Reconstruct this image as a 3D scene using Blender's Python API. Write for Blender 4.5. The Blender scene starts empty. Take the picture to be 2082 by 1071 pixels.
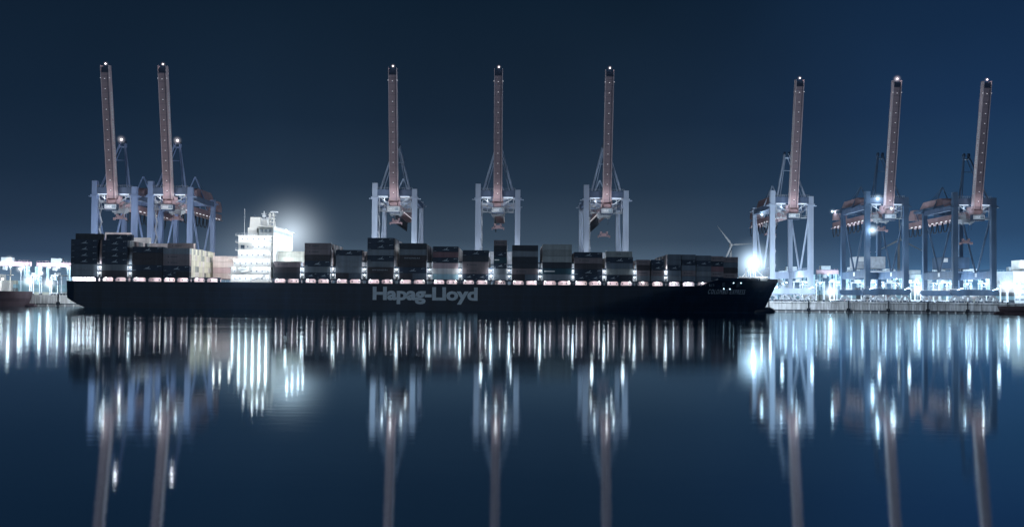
import bpy, math, random
from mathutils import Vector, Matrix
random.seed(7)
SC = bpy.context.scene
COL = SC.collection
PI = math.pi

# ---------------------------------------------------------------- camera
F, CX, CY = 1780.0, 1041.0, 577.7        # focal length and principal point, in pixels of the 2082 wide photo
HC = 4.0
cam_d = bpy.data.cameras.new('camera'); cam = bpy.data.objects.new('camera', cam_d); COL.objects.link(cam)
CAM_R = (Matrix.Rotation(math.radians(91.2), 4, 'X') @ Matrix.Rotation(math.radians(0.48), 4, 'Z'))
cam.matrix_world = Matrix.Translation((0, 0, HC)) @ CAM_R
cam_d.sensor_width = 36.0
cam_d.lens = 36.0 * F / 2082.0
cam_d.shift_y = 42.2 / 2082.0
cam_d.clip_start = 0.5
cam_d.clip_end = 20000
SC.camera = cam

def at(px, py, Y):
    d = CAM_R.to_3x3() @ Vector(((px - CX) / F, -(py - CY) / F, -1.0))
    return Vector((0, 0, HC)) + d * (Y / d.y)
def xat(px, Y, py=570): return at(px, py, Y).x

# ---------------------------------------------------------------- render
SC.render.engine = 'CYCLES'
SC.view_settings.view_transform = 'Standard'
SC.view_settings.look = 'None'
SC.view_settings.exposure = 0
SC.cycles.use_denoising = True
SC.cycles.use_light_tree = True
SC.cycles.max_bounces = 6
SC.cycles.diffuse_bounces = 2
SC.cycles.glossy_bounces = 3
SC.cycles.transparent_max_bounces = 8
SC.cycles.volume_bounces = 0
SC.cycles.sample_clamp_indirect = 3.0
SC.cycles.sample_clamp_direct = 12.0
SC.cycles.caustics_reflective = False
SC.cycles.volume_step_rate = 1.0
SC.cycles.volume_max_steps = 64

def s2l(c): return tuple((v / 255 / 12.92) if v / 255 <= .04045 else ((v / 255 + .055) / 1.055) ** 2.4 for v in c)

# ---------------------------------------------------------------- materials
MATS = {}
def mat(name, col, rough=.6, metal=0., noise=.25, scale=.6, streak=False, emit=0., spec=.3, emcol=None, rnd=0.0):
    if name in MATS: return MATS[name]
    m = bpy.data.materials.new(name); m.use_nodes = True
    nt = m.node_tree; b = nt.nodes['Principled BSDF']
    b.inputs['Roughness'].default_value = rough; b.inputs['Metallic'].default_value = metal
    b.inputs['Specular IOR Level'].default_value = spec
    tc = nt.nodes.new('ShaderNodeTexCoord'); mp = nt.nodes.new('ShaderNodeMapping')
    mp.inputs['Scale'].default_value = (1, 1, .12) if streak else (1, 1, 1)
    no = nt.nodes.new('ShaderNodeTexNoise'); no.inputs['Scale'].default_value = scale; no.inputs['Detail'].default_value = 5
    nt.links.new(tc.outputs['Object'], mp.inputs[0]); nt.links.new(mp.outputs[0], no.inputs[0])
    mr = nt.nodes.new('ShaderNodeMapRange'); mr.inputs[1].default_value = .25; mr.inputs[2].default_value = .75
    mr.inputs[3].default_value = 1 - noise; mr.inputs[4].default_value = 1 + noise
    nt.links.new(no.outputs[0], mr.inputs[0])
    mul = nt.nodes.new('ShaderNodeMix'); mul.data_type = 'RGBA'; mul.blend_type = 'MULTIPLY'; mul.inputs[0].default_value = 1
    mul.inputs[6].default_value = (*col, 1)
    fac = mr.outputs[0]
    if rnd:
        oi = nt.nodes.new('ShaderNodeObjectInfo'); m2 = nt.nodes.new('ShaderNodeMapRange')
        m2.inputs[3].default_value = 1 - rnd; m2.inputs[4].default_value = 1 + rnd
        nt.links.new(oi.outputs['Random'], m2.inputs[0])
        mm = nt.nodes.new('ShaderNodeMath'); mm.operation = 'MULTIPLY'
        nt.links.new(m2.outputs[0], mm.inputs[0]); nt.links.new(fac, mm.inputs[1]); fac = mm.outputs[0]
    nt.links.new(fac, mul.inputs[7]); nt.links.new(mul.outputs[2], b.inputs['Base Color'])
    if emit:
        b.inputs['Emission Color'].default_value = (*(emcol or col), 1); b.inputs['Emission Strength'].default_value = emit
        m.cycles.emission_sampling = 'NONE'
    MATS[name] = m
    return m

mat('hull_paint', (.0045, .015, .034), .45, streak=True, noise=.35, scale=.25)
mat('hull_letter', (.54, .62, .68), .6, noise=.15, scale=.4)
mat('deck_steel', (.22, .14, .14), .7)
mat('coaming', (.72, .61, .63), .7, noise=.3, scale=.5)
mat('dark_steel', (.03, .05, .08), .6)
mat('white_paint', (.80, .80, .78), .5, noise=.10, scale=.4)
mat('cream_paint', (.76, .80, .80), .5, noise=.10, scale=.4)
mat('house_glass', (.22, .27, .32), .15, spec=.6)
mat('rail_white', (.7, .74, .8), .5, noise=.1)
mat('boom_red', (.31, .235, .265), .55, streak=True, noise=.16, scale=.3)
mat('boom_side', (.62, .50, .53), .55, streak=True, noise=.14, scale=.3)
mat('girder_red', (.34, .235, .255), .55, noise=.18, scale=.3)
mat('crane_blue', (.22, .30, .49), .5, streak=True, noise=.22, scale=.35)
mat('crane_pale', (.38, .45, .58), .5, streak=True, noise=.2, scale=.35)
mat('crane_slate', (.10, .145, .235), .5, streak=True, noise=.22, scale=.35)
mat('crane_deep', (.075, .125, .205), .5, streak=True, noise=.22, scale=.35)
mat('crane_dark', (.03, .05, .09), .6)
mat('crane_grey', (.40, .43, .48), .55)
mat('letter_white', (.8, .82, .84), .6, noise=.06)
mat('rubber', (.015, .02, .03), .8)
mat('concrete', (.50, .51, .53), .85, streak=True, noise=.6, scale=.5)
mat('quay_top', (.30, .31, .33), .9, noise=.35, scale=.1)
mat('pile', (.55, .56, .58), .8, noise=.2)
mat('earth', (.05, .06, .06), .95, noise=.3, scale=.02)
mat('turbine_white', (.55, .58, .62), .5, noise=.05)
mat('yard_cyan', (.42, .60, .70), .5, noise=.15)
mat('yard_pale', (.62, .68, .74), .55, noise=.15)
mat('yard_pink', (.62, .44, .50), .55, noise=.15)
mat('far_hull', (.045, .032, .042), .6, noise=.3, streak=True, scale=.3)
mat('lamp_white', (1, 1, 1), emit=9, emcol=(.80, .92, 1.0))
mat('lamp_blue', (1, 1, 1), emit=7, emcol=(.55, .82, 1.0))
mat('lamp_pink', (1, 1, 1), emit=5, emcol=(1.0, .80, .86))
mat('boom_dot', (1, 1, 1), emit=.42, emcol=(.85, .80, .85))
mat('lamp_dim', (1, 1, 1), emit=.9, emcol=(.85, .80, .85))
mat('lamp_tube', (1, 1, 1), emit=1.1, emcol=(.65, .80, 1.0))
mat('aviation_red', (.5, .1, .12), emit=1.5, emcol=(1.0, .45, .55))

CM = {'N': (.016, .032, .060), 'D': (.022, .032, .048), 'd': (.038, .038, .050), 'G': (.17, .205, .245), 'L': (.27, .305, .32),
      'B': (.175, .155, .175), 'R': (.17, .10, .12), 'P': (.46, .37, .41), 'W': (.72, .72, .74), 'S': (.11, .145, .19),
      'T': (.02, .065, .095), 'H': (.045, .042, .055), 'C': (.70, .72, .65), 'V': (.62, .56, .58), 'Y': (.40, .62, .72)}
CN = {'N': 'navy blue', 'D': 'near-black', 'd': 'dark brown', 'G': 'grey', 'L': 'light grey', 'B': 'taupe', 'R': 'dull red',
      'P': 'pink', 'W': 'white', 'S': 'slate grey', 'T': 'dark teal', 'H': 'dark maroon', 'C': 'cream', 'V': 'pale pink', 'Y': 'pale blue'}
for k, c in CM.items(): mat('container_' + CN[k].replace(' ', '_').replace('-', '_'), c, .55, streak=True, noise=.28, scale=.5, rnd=.16)
def cmat(k): return MATS['container_' + CN[k].replace(' ', '_').replace('-', '_')]

# ---------------------------------------------------------------- mesh builder
class MB:
    def __init__(s): s.v = []; s.f = []; s.mi = []
    def poly(s, pts, faces, mi=0):
        n = len(s.v); s.v += [tuple(p) for p in pts]
        for f in faces: s.f.append([n + i for i in f]); s.mi.append(mi)
        return s
    def box(s, x0, x1, y0, y1, z0, z1, mi=0):
        return s.poly([(x0,y0,z0),(x1,y0,z0),(x1,y1,z0),(x0,y1,z0),(x0,y0,z1),(x1,y0,z1),(x1,y1,z1),(x0,y1,z1)],
                      [(3,2,1,0),(4,5,6,7),(0,1,5,4),(1,2,6,5),(2,3,7,6),(3,0,4,7)], mi)
    def beam(s, a, b, w, h=None, up=(0,0,1), mi=0):
        h = h or w; a = Vector(a); b = Vector(b); d = (b - a).normalized(); up = Vector(up)
        if abs(d.dot(up)) > .98: up = Vector((0,1,0))
        sx = d.cross(up).normalized(); sy = sx.cross(d)
        p = []
        for c in (a, b):
            for i, j in ((-1,-1),(1,-1),(1,1),(-1,1)): p.append(c + sx * (i * w / 2) + sy * (j * h / 2))
        return s.poly(p, [(3,2,1,0),(4,5,6,7),(0,1,5,4),(1,2,6,5),(2,3,7,6),(3,0,4,7)], mi)
    def tube(s, pts, r, n=6, mi=0, cap=True):
        pts = [Vector(p) for p in pts]; rings = []; base = len(s.v)
        rr = r if isinstance(r, (list, tuple)) else [r] * len(pts)
        for i, p in enumerate(pts):
            d = (pts[min(i+1, len(pts)-1)] - pts[max(i-1, 0)]).normalized()
            up = Vector((0,0,1)) if abs(d.z) < .9 else Vector((0,1,0))
            a = d.cross(up).normalized(); b = a.cross(d)
            for k in range(n):
                t = 2 * PI * k / n; s.v.append(tuple(p + a * (rr[i] * math.cos(t)) + b * (rr[i] * math.sin(t))))
        for i in range(len(pts) - 1):
            for k in range(n):
                s.f.append([base+i*n+k, base+i*n+(k+1)%n, base+(i+1)*n+(k+1)%n, base+(i+1)*n+k]); s.mi.append(mi)
        if cap:
            s.f.append([base+k for k in range(n)][::-1]); s.mi.append(mi)
            s.f.append([base+(len(pts)-1)*n+k for k in range(n)]); s.mi.append(mi)
        return s
    def ball(s, c, r, n=8, m=6, mi=0):
        c = Vector(c); base = len(s.v)
        for i in range(m + 1):
            t = PI * i / m
            for k in range(n):
                a = 2 * PI * k / n; s.v.append(tuple(c + Vector((math.sin(t)*math.cos(a), math.sin(t)*math.sin(a), math.cos(t))) * r))
        for i in range(m):
            for k in range(n):
                s.f.append([base+i*n+k, base+(i+1)*n+k, base+(i+1)*n+(k+1)%n, base+i*n+(k+1)%n]); s.mi.append(mi)
        return s
    def prism(s, prof, axis, a0, a1, mi=0):
        # prof: list of 2-D points in the plane across the axis (x: (y,z); y: (x,z))
        P = []
        for a in (a0, a1):
            for u, w in prof: P.append((a, u, w) if axis == 'x' else ((u, a, w) if axis == 'y' else (u, w, a)))
        n = len(prof)
        F_ = [tuple(range(n)), tuple(range(2*n-1, n-1, -1))] + [(i, i+n, (i+1)%n+n, (i+1)%n) for i in range(n)]
        return s.poly(P, F_, mi)
    def mesh(s, name, mats, off=(0,0,0)):
        me = bpy.data.meshes.new(name)
        o = Vector(off)
        me.from_pydata([tuple(Vector(v) - o) for v in s.v], [], s.f)
        for m in (mats if isinstance(mats, (list, tuple)) else [mats]): me.materials.append(MATS[m] if isinstance(m, str) else m)
        me.polygons.foreach_set('material_index', s.mi); me.update()
        return me
    def build(s, name, mats, parent=None, loc=None):
        off = wloc(parent) if parent else Vector(loc or (0,0,0))
        ob = bpy.data.objects.new(name, s.mesh(name, mats, off)); COL.objects.link(ob)
        if parent: ob.parent = parent
        else: ob.location = off
        return ob
def wloc(o):
    v = Vector(o.location)
    while o.parent: o = o.parent; v += Vector(o.location)
    return v
LABELS = {}
def tag(o, label=None, cat=None, group=None, kind=None):
    if label:
        o['label'] = label; LABELS.setdefault(label, []).append(o.name)
    if cat: o['category'] = cat
    if group: o['group'] = group
    if kind: o['kind'] = kind
    return o
def empty(name, loc):
    o = bpy.data.objects.new(name, None); COL.objects.link(o); o.location = loc; o.empty_display_size = .5; return o
def kids(o): return [c for c in bpy.data.objects if c.parent == o]
def copy_tree(o, parent=None, childmap=None):
    if childmap is None:
        childmap = {}
        for c in bpy.data.objects:
            if c.parent: childmap.setdefault(c.parent.name, []).append(c)
    c = o.copy(); COL.objects.link(c); c.parent = parent
    for ch in childmap.get(o.name, []): copy_tree(ch, c, childmap)
    return c
def light(loc, power, col=(.85,.93,1), r=.4, parent=None, kind='POINT', d=None, spot=120, name='lamp_or_fill_light'):  # also makes the added fill lights
    L = bpy.data.lights.new(name, kind); L.energy = power; L.color = col; L.shadow_soft_size = r
    o = bpy.data.objects.new(name, L); COL.objects.link(o)
    if kind == 'SPOT':
        L.spot_size = math.radians(spot); L.spot_blend = .6
        o.rotation_euler = Vector(d).to_track_quat('-Z', 'Y').to_euler()
    if parent: o.parent = parent; o.location = Vector(loc) - wloc(parent)
    else: o.location = loc
    return o
_tc = {}
def text_mb(txt, size, bold=0.0, shear=0.0, space=1.0):
    cu = bpy.data.curves.new('text', 'FONT'); cu.body = txt; cu.size = size; cu.offset = bold; cu.shear = shear; cu.space_character = space
    cu.resolution_u = 3
    ob = bpy.data.objects.new('text', cu); COL.objects.link(ob)
    dg = bpy.context.evaluated_depsgraph_get(); dg.update()
    me = ob.evaluated_get(dg).to_mesh()
    vs = [Vector(v.co) for v in me.vertices]; fs = [list(p.vertices) for p in me.polygons]
    bpy.data.objects.remove(ob)
    return vs, fs
def fit_text(txt, w, h, bold=0.0, shear=0.0, space=1.0, hfull=True):
    # returns flat vertices (u, v) scaled so that the string is w wide and h high
    vs, fs = text_mb(txt, 1.0, bold, shear, space)
    x0 = min(v.x for v in vs); x1 = max(v.x for v in vs); y0 = min(v.y for v in vs); y1 = max(v.y for v in vs)
    return [((v.x - x0) / (x1 - x0) * w, (v.y - y0) / (y1 - y0) * h) for v in vs], fs

def halo_mat(name, col, s, fall=2.0):  # lamp bloom painted as a self-glowing volume, fading outward
    m = bpy.data.materials.new(name); m.use_nodes = True; nt = m.node_tree
    nt.nodes.remove(nt.nodes['Principled BSDF'])
    tc = nt.nodes.new('ShaderNodeTexCoord')
    ln = nt.nodes.new('ShaderNodeVectorMath'); ln.operation = 'LENGTH'; nt.links.new(tc.outputs['Object'], ln.inputs[0])
    mr = nt.nodes.new('ShaderNodeMapRange'); mr.inputs[1].default_value = 0; mr.inputs[2].default_value = 1; mr.inputs[3].default_value = 1; mr.inputs[4].default_value = 0
    nt.links.new(ln.outputs[1], mr.inputs[0])
    pw = nt.nodes.new('ShaderNodeMath'); pw.operation = 'POWER'; pw.inputs[1].default_value = fall; nt.links.new(mr.outputs[0], pw.inputs[0])
    ml = nt.nodes.new('ShaderNodeMath'); ml.operation = 'MULTIPLY'; ml.inputs[1].default_value = s; nt.links.new(pw.outputs[0], ml.inputs[0])
    em = nt.nodes.new('ShaderNodeEmission'); em.inputs[0].default_value = (*col, 1); nt.links.new(ml.outputs[0], em.inputs[1])
    nt.links.new(em.outputs[0], nt.nodes['Material Output'].inputs['Volume'])
    m.cycles.emission_sampling = 'NONE'
    MATS[name] = m; return m
_halo = {}
def halo(loc, r, s, col, parent=None, fall=3.0, name='painted_bloom', squash=(1,1,1)):  # ball of painted glow; its light is its own emission
    key = (round(s*r, 3), col, fall)
    if key not in _halo:
        m = halo_mat('bloom_%d' % len(_halo), col, s, fall)
        _halo[key] = MB().ball((0,0,0), 1, 20, 12).mesh('bloom', m)
    o = bpy.data.objects.new(name, _halo[key]); COL.objects.link(o); o.scale = (r*squash[0], r*squash[1], r*squash[2])
    if parent: o.parent = parent; o.location = Vector(loc) - wloc(parent)
    else: o.location = loc
    return o
# ---------------------------------------------------------------- world: night sky with the port's glow low on the horizon
W = bpy.data.worlds.new('World'); SC.world = W; W.use_nodes = True
nt = W.node_tree; N = nt.nodes; Lk = nt.links
bg = N['Background']; bg.inputs['Strength'].default_value = 1.0
tc = N.new('ShaderNodeTexCoord'); sx = N.new('ShaderNodeSeparateXYZ'); Lk.new(tc.outputs['Generated'], sx.inputs[0])
def ramp(stops):
    r = N.new('ShaderNodeValToRGB'); e = r.color_ramp.elements
    while len(e) > 1: e.remove(e[-1])
    e[0].position = stops[0][0]; e[0].color = (*s2l(stops[0][1]), 1)
    for p, c in stops[1:]:
        q = e.new(p); q.color = (*s2l(c), 1)
    return r
left = ramp([(0, (140,164,184)), (.022, (94,120,146)), (.045, (47,66,90)), (.08, (35,52,73)), (.13, (25,42,62)), (.20, (18,35,54)), (.33, (13,29,46)), (.6, (9,20,35)), (1, (6,14,26))])
mid = ramp([(0, (116,140,158)), (.025, (92,113,133)), (.07, (57,74,92)), (.13, (36,53,72)), (.20, (24,41,60)), (.33, (14,31,48)), (.6, (10,23,38)), (1, (6,14,26))])
right = ramp([(0, (120,168,206)), (.022, (84,130,174)), (.045, (52,88,126)), (.075, (42,72,106)), (.13, (33,62,94)), (.20, (24,50,83)), (.33, (17,41,70)), (.6, (10,29,52)), (1, (6,18,36))])
for r in (left, mid, right): Lk.new(sx.outputs['Z'], r.inputs[0])
dv = N.new('ShaderNodeMath'); dv.operation = 'DIVIDE'; Lk.new(sx.outputs['X'], dv.inputs[0])
ab = N.new('ShaderNodeMath'); ab.operation = 'ABSOLUTE'; Lk.new(sx.outputs['Y'], ab.inputs[0]); Lk.new(ab.outputs[0], dv.inputs[1])
def mrange(a, b):
    m = N.new('ShaderNodeMapRange'); m.interpolation_type = 'SMOOTHSTEP'; m.inputs[1].default_value = a; m.inputs[2].default_value = b
    Lk.new(dv.outputs[0], m.inputs[0]); return m
m1 = mrange(-.55, -.12); m2 = mrange(.08, .62)
x1 = N.new('ShaderNodeMix'); x1.data_type = 'RGBA'; Lk.new(m1.outputs[0], x1.inputs[0]); Lk.new(left.outputs[0], x1.inputs[6]); Lk.new(mid.outputs[0], x1.inputs[7])
x2 = N.new('ShaderNodeMix'); x2.data_type = 'RGBA'; Lk.new(m2.outputs[0], x2.inputs[0]); Lk.new(x1.outputs[2], x2.inputs[6]); Lk.new(right.outputs[0], x2.inputs[7])
sky = N.new('ShaderNodeTexSky'); sky.sky_type = 'NISHITA'; sky.sun_disc = False
sky.sun_elevation = math.radians(-4); sky.sun_rotation = math.radians(180)
sc_ = N.new('ShaderNodeVectorMath'); sc_.operation = 'SCALE'; sc_.inputs['Scale'].default_value = .03; Lk.new(sky.outputs[0], sc_.inputs[0])
cl = N.new('ShaderNodeTexNoise'); cl.inputs['Scale'].default_value = 3.0; cl.inputs['Detail'].default_value = 3
Lk.new(tc.outputs['Generated'], cl.inputs[0])
cm = N.new('ShaderNodeMapRange'); cm.inputs[1].default_value = .3; cm.inputs[2].default_value = .7; cm.inputs[3].default_value = .88; cm.inputs[4].default_value = 1.12
Lk.new(cl.outputs[0], cm.inputs[0])
sm = N.new('ShaderNodeVectorMath'); sm.operation = 'SCALE'; Lk.new(x2.outputs[2], sm.inputs[0]); Lk.new(cm.outputs[0], sm.inputs['Scale'])
ad = N.new('ShaderNodeVectorMath'); ad.operation = 'ADD'; Lk.new(sm.outputs[0], ad.inputs[0]); Lk.new(sc_.outputs[0], ad.inputs[1])
Lk.new(ad.outputs[0], bg.inputs['Color'])
# the one sun lamp: a faint frontal fill, added from behind the camera
S = bpy.data.lights.new('front_fill', 'SUN'); S.energy = .42; S.angle = math.radians(3); S.color = (.72, .86, 1)  # unseen fill, added to brighten the camera-facing sides
so = bpy.data.objects.new('front_fill', S); COL.objects.link(so)
so.rotation_euler = Vector((.25, 1, -.42)).to_track_quat('-Z', 'Y').to_euler()

# ---------------------------------------------------------------- water
def water_mat():
    m = bpy.data.materials.new('harbour_water'); m.use_nodes = True; nt = m.node_tree
    nt.nodes.remove(nt.nodes['Principled BSDF'])
    nn = nt.nodes.new; lk = nt.links.new
    tc = nn('ShaderNodeTexCoord')
    def noise(sx, sy, det, sc=1.0):
        mp = nn('ShaderNodeMapping'); mp.inputs['Scale'].default_value = (sx, sy, 1); lk(tc.outputs['Object'], mp.inputs[0])
        no = nn('ShaderNodeTexNoise'); no.inputs['Scale'].default_value = sc; no.inputs['Detail'].default_value = det; lk(mp.outputs[0], no.inputs[0]); return no
    no = noise(.012, .07, 4)       # bands of calmer and rougher water
    mr = nn('ShaderNodeMapRange'); mr.inputs[1].default_value = .35; mr.inputs[2].default_value = .65; mr.inputs[3].default_value = .094; mr.inputs[4].default_value = .122
    lk(no.outputs[0], mr.inputs[0])
    # belt of ruffled water between the hull and the open basin
    sp = nn('ShaderNodeSeparateXYZ'); lk(tc.outputs['Object'], sp.inputs[0])
    nb = noise(.02, .12, 4)
    ym = nn('ShaderNodeMath'); ym.operation = 'MULTIPLY_ADD'; ym.inputs[1].default_value = 120; lk(nb.outputs[0], ym.inputs[0]); lk(sp.outputs['Y'], ym.inputs[2])
    yr = nn('ShaderNodeMapRange'); yr.interpolation_type = 'SMOOTHSTEP'; yr.inputs[1].default_value = 395; yr.inputs[2].default_value = 450; yr.inputs[3].default_value = 0; yr.inputs[4].default_value = .03
    lk(ym.outputs[0], yr.inputs[0])
    yn = nn('ShaderNodeMapRange'); yn.inputs[1].default_value = 15; yn.inputs[2].default_value = 150; yn.inputs[3].default_value = -.045; yn.inputs[4].default_value = 0
    lk(sp.outputs['Y'], yn.inputs[0])
    sn = nn('ShaderNodeMath'); sn.operation = 'ADD'; lk(mr.outputs[0], sn.inputs[0]); lk(yn.outputs[0], sn.inputs[1]); mr = sn
    sm_ = nn('ShaderNodeMath'); sm_.operation = 'ADD'; lk(mr.outputs[0], sm_.inputs[0]); lk(yr.outputs[0], sm_.inputs[1]); mr = sm_
    g = nn('ShaderNodeBsdfGlossy'); g.distribution = 'BECKMANN'; g.inputs['Color'].default_value = (.80, .95, 1, 1); lk(mr.outputs[0], g.inputs['Roughness'])
    n2 = noise(.5, 1.4, 3); n3 = noise(5, 9, 3)
    ad = nn('ShaderNodeMath'); ad.operation = 'MULTIPLY_ADD'; ad.inputs[1].default_value = .2; lk(n3.outputs[0], ad.inputs[0]); lk(n2.outputs[0], ad.inputs[2])
    bu = nn('ShaderNodeBump'); bu.inputs['Strength'].default_value = .2; bu.inputs['Distance'].default_value = .008; lk(ad.outputs[0], bu.inputs['Height'])
    lk(bu.outputs[0], g.inputs['Normal'])
    d = nn('ShaderNodeBsdfDiffuse'); d.inputs['Color'].default_value = (.02, .15, .36, 1)
    fr = nn('ShaderNodeFresnel'); fr.inputs['IOR'].default_value = 1.33
    m2 = nn('ShaderNodeMapRange'); m2.inputs[1].default_value = .02; m2.inputs[2].default_value = .9; m2.inputs[3].default_value = .76; m2.inputs[4].default_value = .99
    lk(fr.outputs[0], m2.inputs[0])
    mx = nn('ShaderNodeMixShader'); lk(m2.outputs[0], mx.inputs[0]); lk(d.outputs[0], mx.inputs[1]); lk(g.outputs[0], mx.inputs[2])
    lk(mx.outputs[0], nt.nodes['Material Output'].inputs[0])
    MATS['harbour_water'] = m
water_mat()
tag(MB().poly([(-4000,-300,0),(4000,-300,0),(4000,6000,0),(-4000,6000,0)], [(0,1,2,3)]).build('water', 'harbour_water'), kind='structure')
QL, QR, QJ, QZ = 458.0, 474.0, 128.0, 6.0    # quay edge left and right of the jog, its x, deck height
tag(MB().box(-1500, QJ, QL+.6, 4000, -2, QZ).box(QJ, 1500, QR+.6, 4000, -2, QZ).build('quay_deck', 'quay_top'), kind='structure')
hl = MB()
px_ = -3000
prof = []
while px_ <= 3000:
    prof.append((px_, 3400 + 200*math.sin(px_*.002), 8 + 9*math.sin(px_*.0031)+6*math.sin(px_*.011+1)+10)); px_ += 60
for i in range(len(prof)-1):
    a, b = prof[i], prof[i+1]
    hl.poly([(a[0],a[1],0),(b[0],b[1],0),(b[0],b[1],b[2]),(a[0],a[1],a[2]),(a[0],a[1]+300,0),(b[0],b[1]+300,0)], [(0,1,2,3),(3,2,5,4)])
tag(hl.build('hills', 'earth'), kind='structure')

# quay walls: corrugated sheet piling, capping beam, row of bearing piles standing in the water
def quay_wall(x0, x1, y, label):
    w = MB(); x = x0
    while x < x1 - .1:
        w.box(x, x+.9, y+.25, y+.9, 1.5, QZ-.75); w.box(x+.9, x+1.4, y, y+.9, 1.5, QZ-.75); x += 1.4
    x = x0 + 9
    t = empty('quay_wall', ((x0+x1)/2, y, 0))
    tag(t, label, 'quay wall')
    w.build('sheet_piling', 'concrete', t)
    MB().box(x0, x1, y-.35, y+1.2, QZ-.75, QZ+.02).build('capping_beam', 'concrete', t)
    MB().box(x0, x1, y-.1, y+.9, 1.15, 1.5).build('waling', 'dark_steel', t)
    MB().box(x0, x1, y+2.5, y+3, -1, 1.2).build('back_wall', 'rubber', t)
    n = 0; x = x0 + 2
    while x < x1 and n < 95:
        vis = abs(x) < 300
        if vis and not (-205 < x < 122):
            MB().tube([(x, y+.5, -1), (x, y+.5, 1.2)], .45, 8).build('pile', 'pile', t); n += 1
        x += 4.6
    f = x0 + 11
    while f < x1:
        if not (-205 < f < 118) and abs(f) < 300:
            MB().box(f-.25, f+.25, y-.7, y-.35, .2, QZ+.6).box(f-.9, f+.9, y-.8, y-.36, .8, 2.4).build('fender', 'rubber', t)
        f += 21.5
    return t
quay_wall(-420, QJ, QL, 'pale sheet-pile quay wall behind the stern at the left')
quay_wall(QJ+.01, 460, QR, 'grey sheet-pile quay wall right of the bow under the cranes')

# ---------------------------------------------------------------- the container ship
YC, HB = 433.0, 21.0
YN = YC - HB                     # 412: near side of the hull
ZD, ZC = 12.5, 14.7              # deck edge, bottom of the containers
xs = xat(134, YN); xe_d = at(1582, 571, YC).x; xe_w = at(1548, 630, YC).x
ship = empty('container_ship', (0, YC, 0))
tag(ship, 'long dark blue container ship moored at the quay, HAPAG-LLOYD lettered on its side'.replace('HAPAG-LLOYD', 'big grey letters'), 'ship')
def xend(v): return xe_w + (xe_d - xe_w) * (max(0, v) ** 1.0)
def zdeck(x):
    a = xat(1418, YN); b = xat(1462, YN)
    t = min(1, max(0, (x - a) / (b - a)))
    return ZD + (15.6 - ZD) * (t*t*(3-2*t))
def half(x, v):
    L = 52 + (1 - v) * 48; rel = (xend(v) - x) / L
    rel = min(1, max(0, rel))
    b = HB * (1 - (1 - rel) ** 2.1)
    s = min(1, (x - xs) / 6 + .97 - .06*(1-v))
    return b * s
def hull_point(x, z):
    v = min(1, max(0, z / zdeck(min(x, xend(1)))))
    return YC - half(x, v)
h = MB(); NU, NV = 90, 9
rows = []
for i in range(NU + 1):
    u = i / NU; ring = []
    for j in range(NV + 1):
        v = j / NV
        x = xs + (xend(v) - xs) * u
        zt = zdeck(x)
        # the stern counter rises out of the water
        zb = -1.5
        ds = x - xs
        if ds < 13: zb = -1.5 + 6.0 * (1 - ds / 13) ** 1.15
        z = zb + (zt - zb) * v
        ring.append((x, half(x, max(0, z / zt)), z))
    rows.append(ring)
for sgn in (-1, 1):
    base = len(h.v)
    for ring in rows:
        for x, b, z in ring: h.v.append((x, YC + sgn * b, z))
    for i in range(NU):
        for j in range(NV):
            a = base + i*(NV+1) + j; q = [a, a+NV+1, a+NV+2, a+1]
            h.f.append(q if sgn < 0 else q[::-1]); h.mi.append(0)
# transom, bottom and deck
n1 = NV + 1; off = (NU+1) * n1
for j in range(NV): h.f.append([j, j+1, off+j+1, off+j]); h.mi.append(0)
for i in range(NU): h.f.append([i*n1+NV, (i+1)*n1+NV, off+(i+1)*n1+NV, off+i*n1+NV]); h.mi.append(1)
for i in range(NU): h.f.append([(i+1)*n1, i*n1, off+i*n1, off+(i+1)*n1]); h.mi.append(0)
hull = h.build('hull', ['hull_paint', 'deck_steel'], ship)
_m = MATS['hull_paint'].node_tree; _br = _m.nodes.new('ShaderNodeTexBrick'); _sp = _m.nodes.new('ShaderNodeSeparateXYZ'); _cb = _m.nodes.new('ShaderNodeCombineXYZ')
_tc = [n for n in _m.nodes if n.type == 'TEX_COORD'][0]; _m.links.new(_tc.outputs['Object'], _sp.inputs[0]); _m.links.new(_sp.outputs['X'], _cb.inputs['X']); _m.links.new(_sp.outputs['Z'], _cb.inputs['Y'])
_m.links.new(_cb.outputs[0], _br.inputs['Vector']); _br.inputs['Scale'].default_value = 1; _br.inputs['Brick Width'].default_value = 11; _br.inputs['Row Height'].default_value = 2.6
_br.inputs['Mortar Size'].default_value = .05; _br.inputs['Color1'].default_value = (1,1,1,1); _br.inputs['Color2'].default_value = (.72,.76,.8,1); _br.inputs['Mortar'].default_value = (2.0,1.9,1.8,1)
_mx = _m.nodes.new('ShaderNodeMix'); _mx.data_type = 'RGBA'; _mx.blend_type = 'MULTIPLY'; _mx.inputs[0].default_value = 1
_b = _m.nodes['Principled BSDF']; _src = _b.inputs['Base Color'].links[0].from_socket
_m.links.new(_src, _mx.inputs[6]); _m.links.new(_br.outputs[0], _mx.inputs[7]); _m.links.new(_mx.outputs[2], _b.inputs['Base Color'])
for p in hull.data.polygons: p.use_smooth = False
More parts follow.
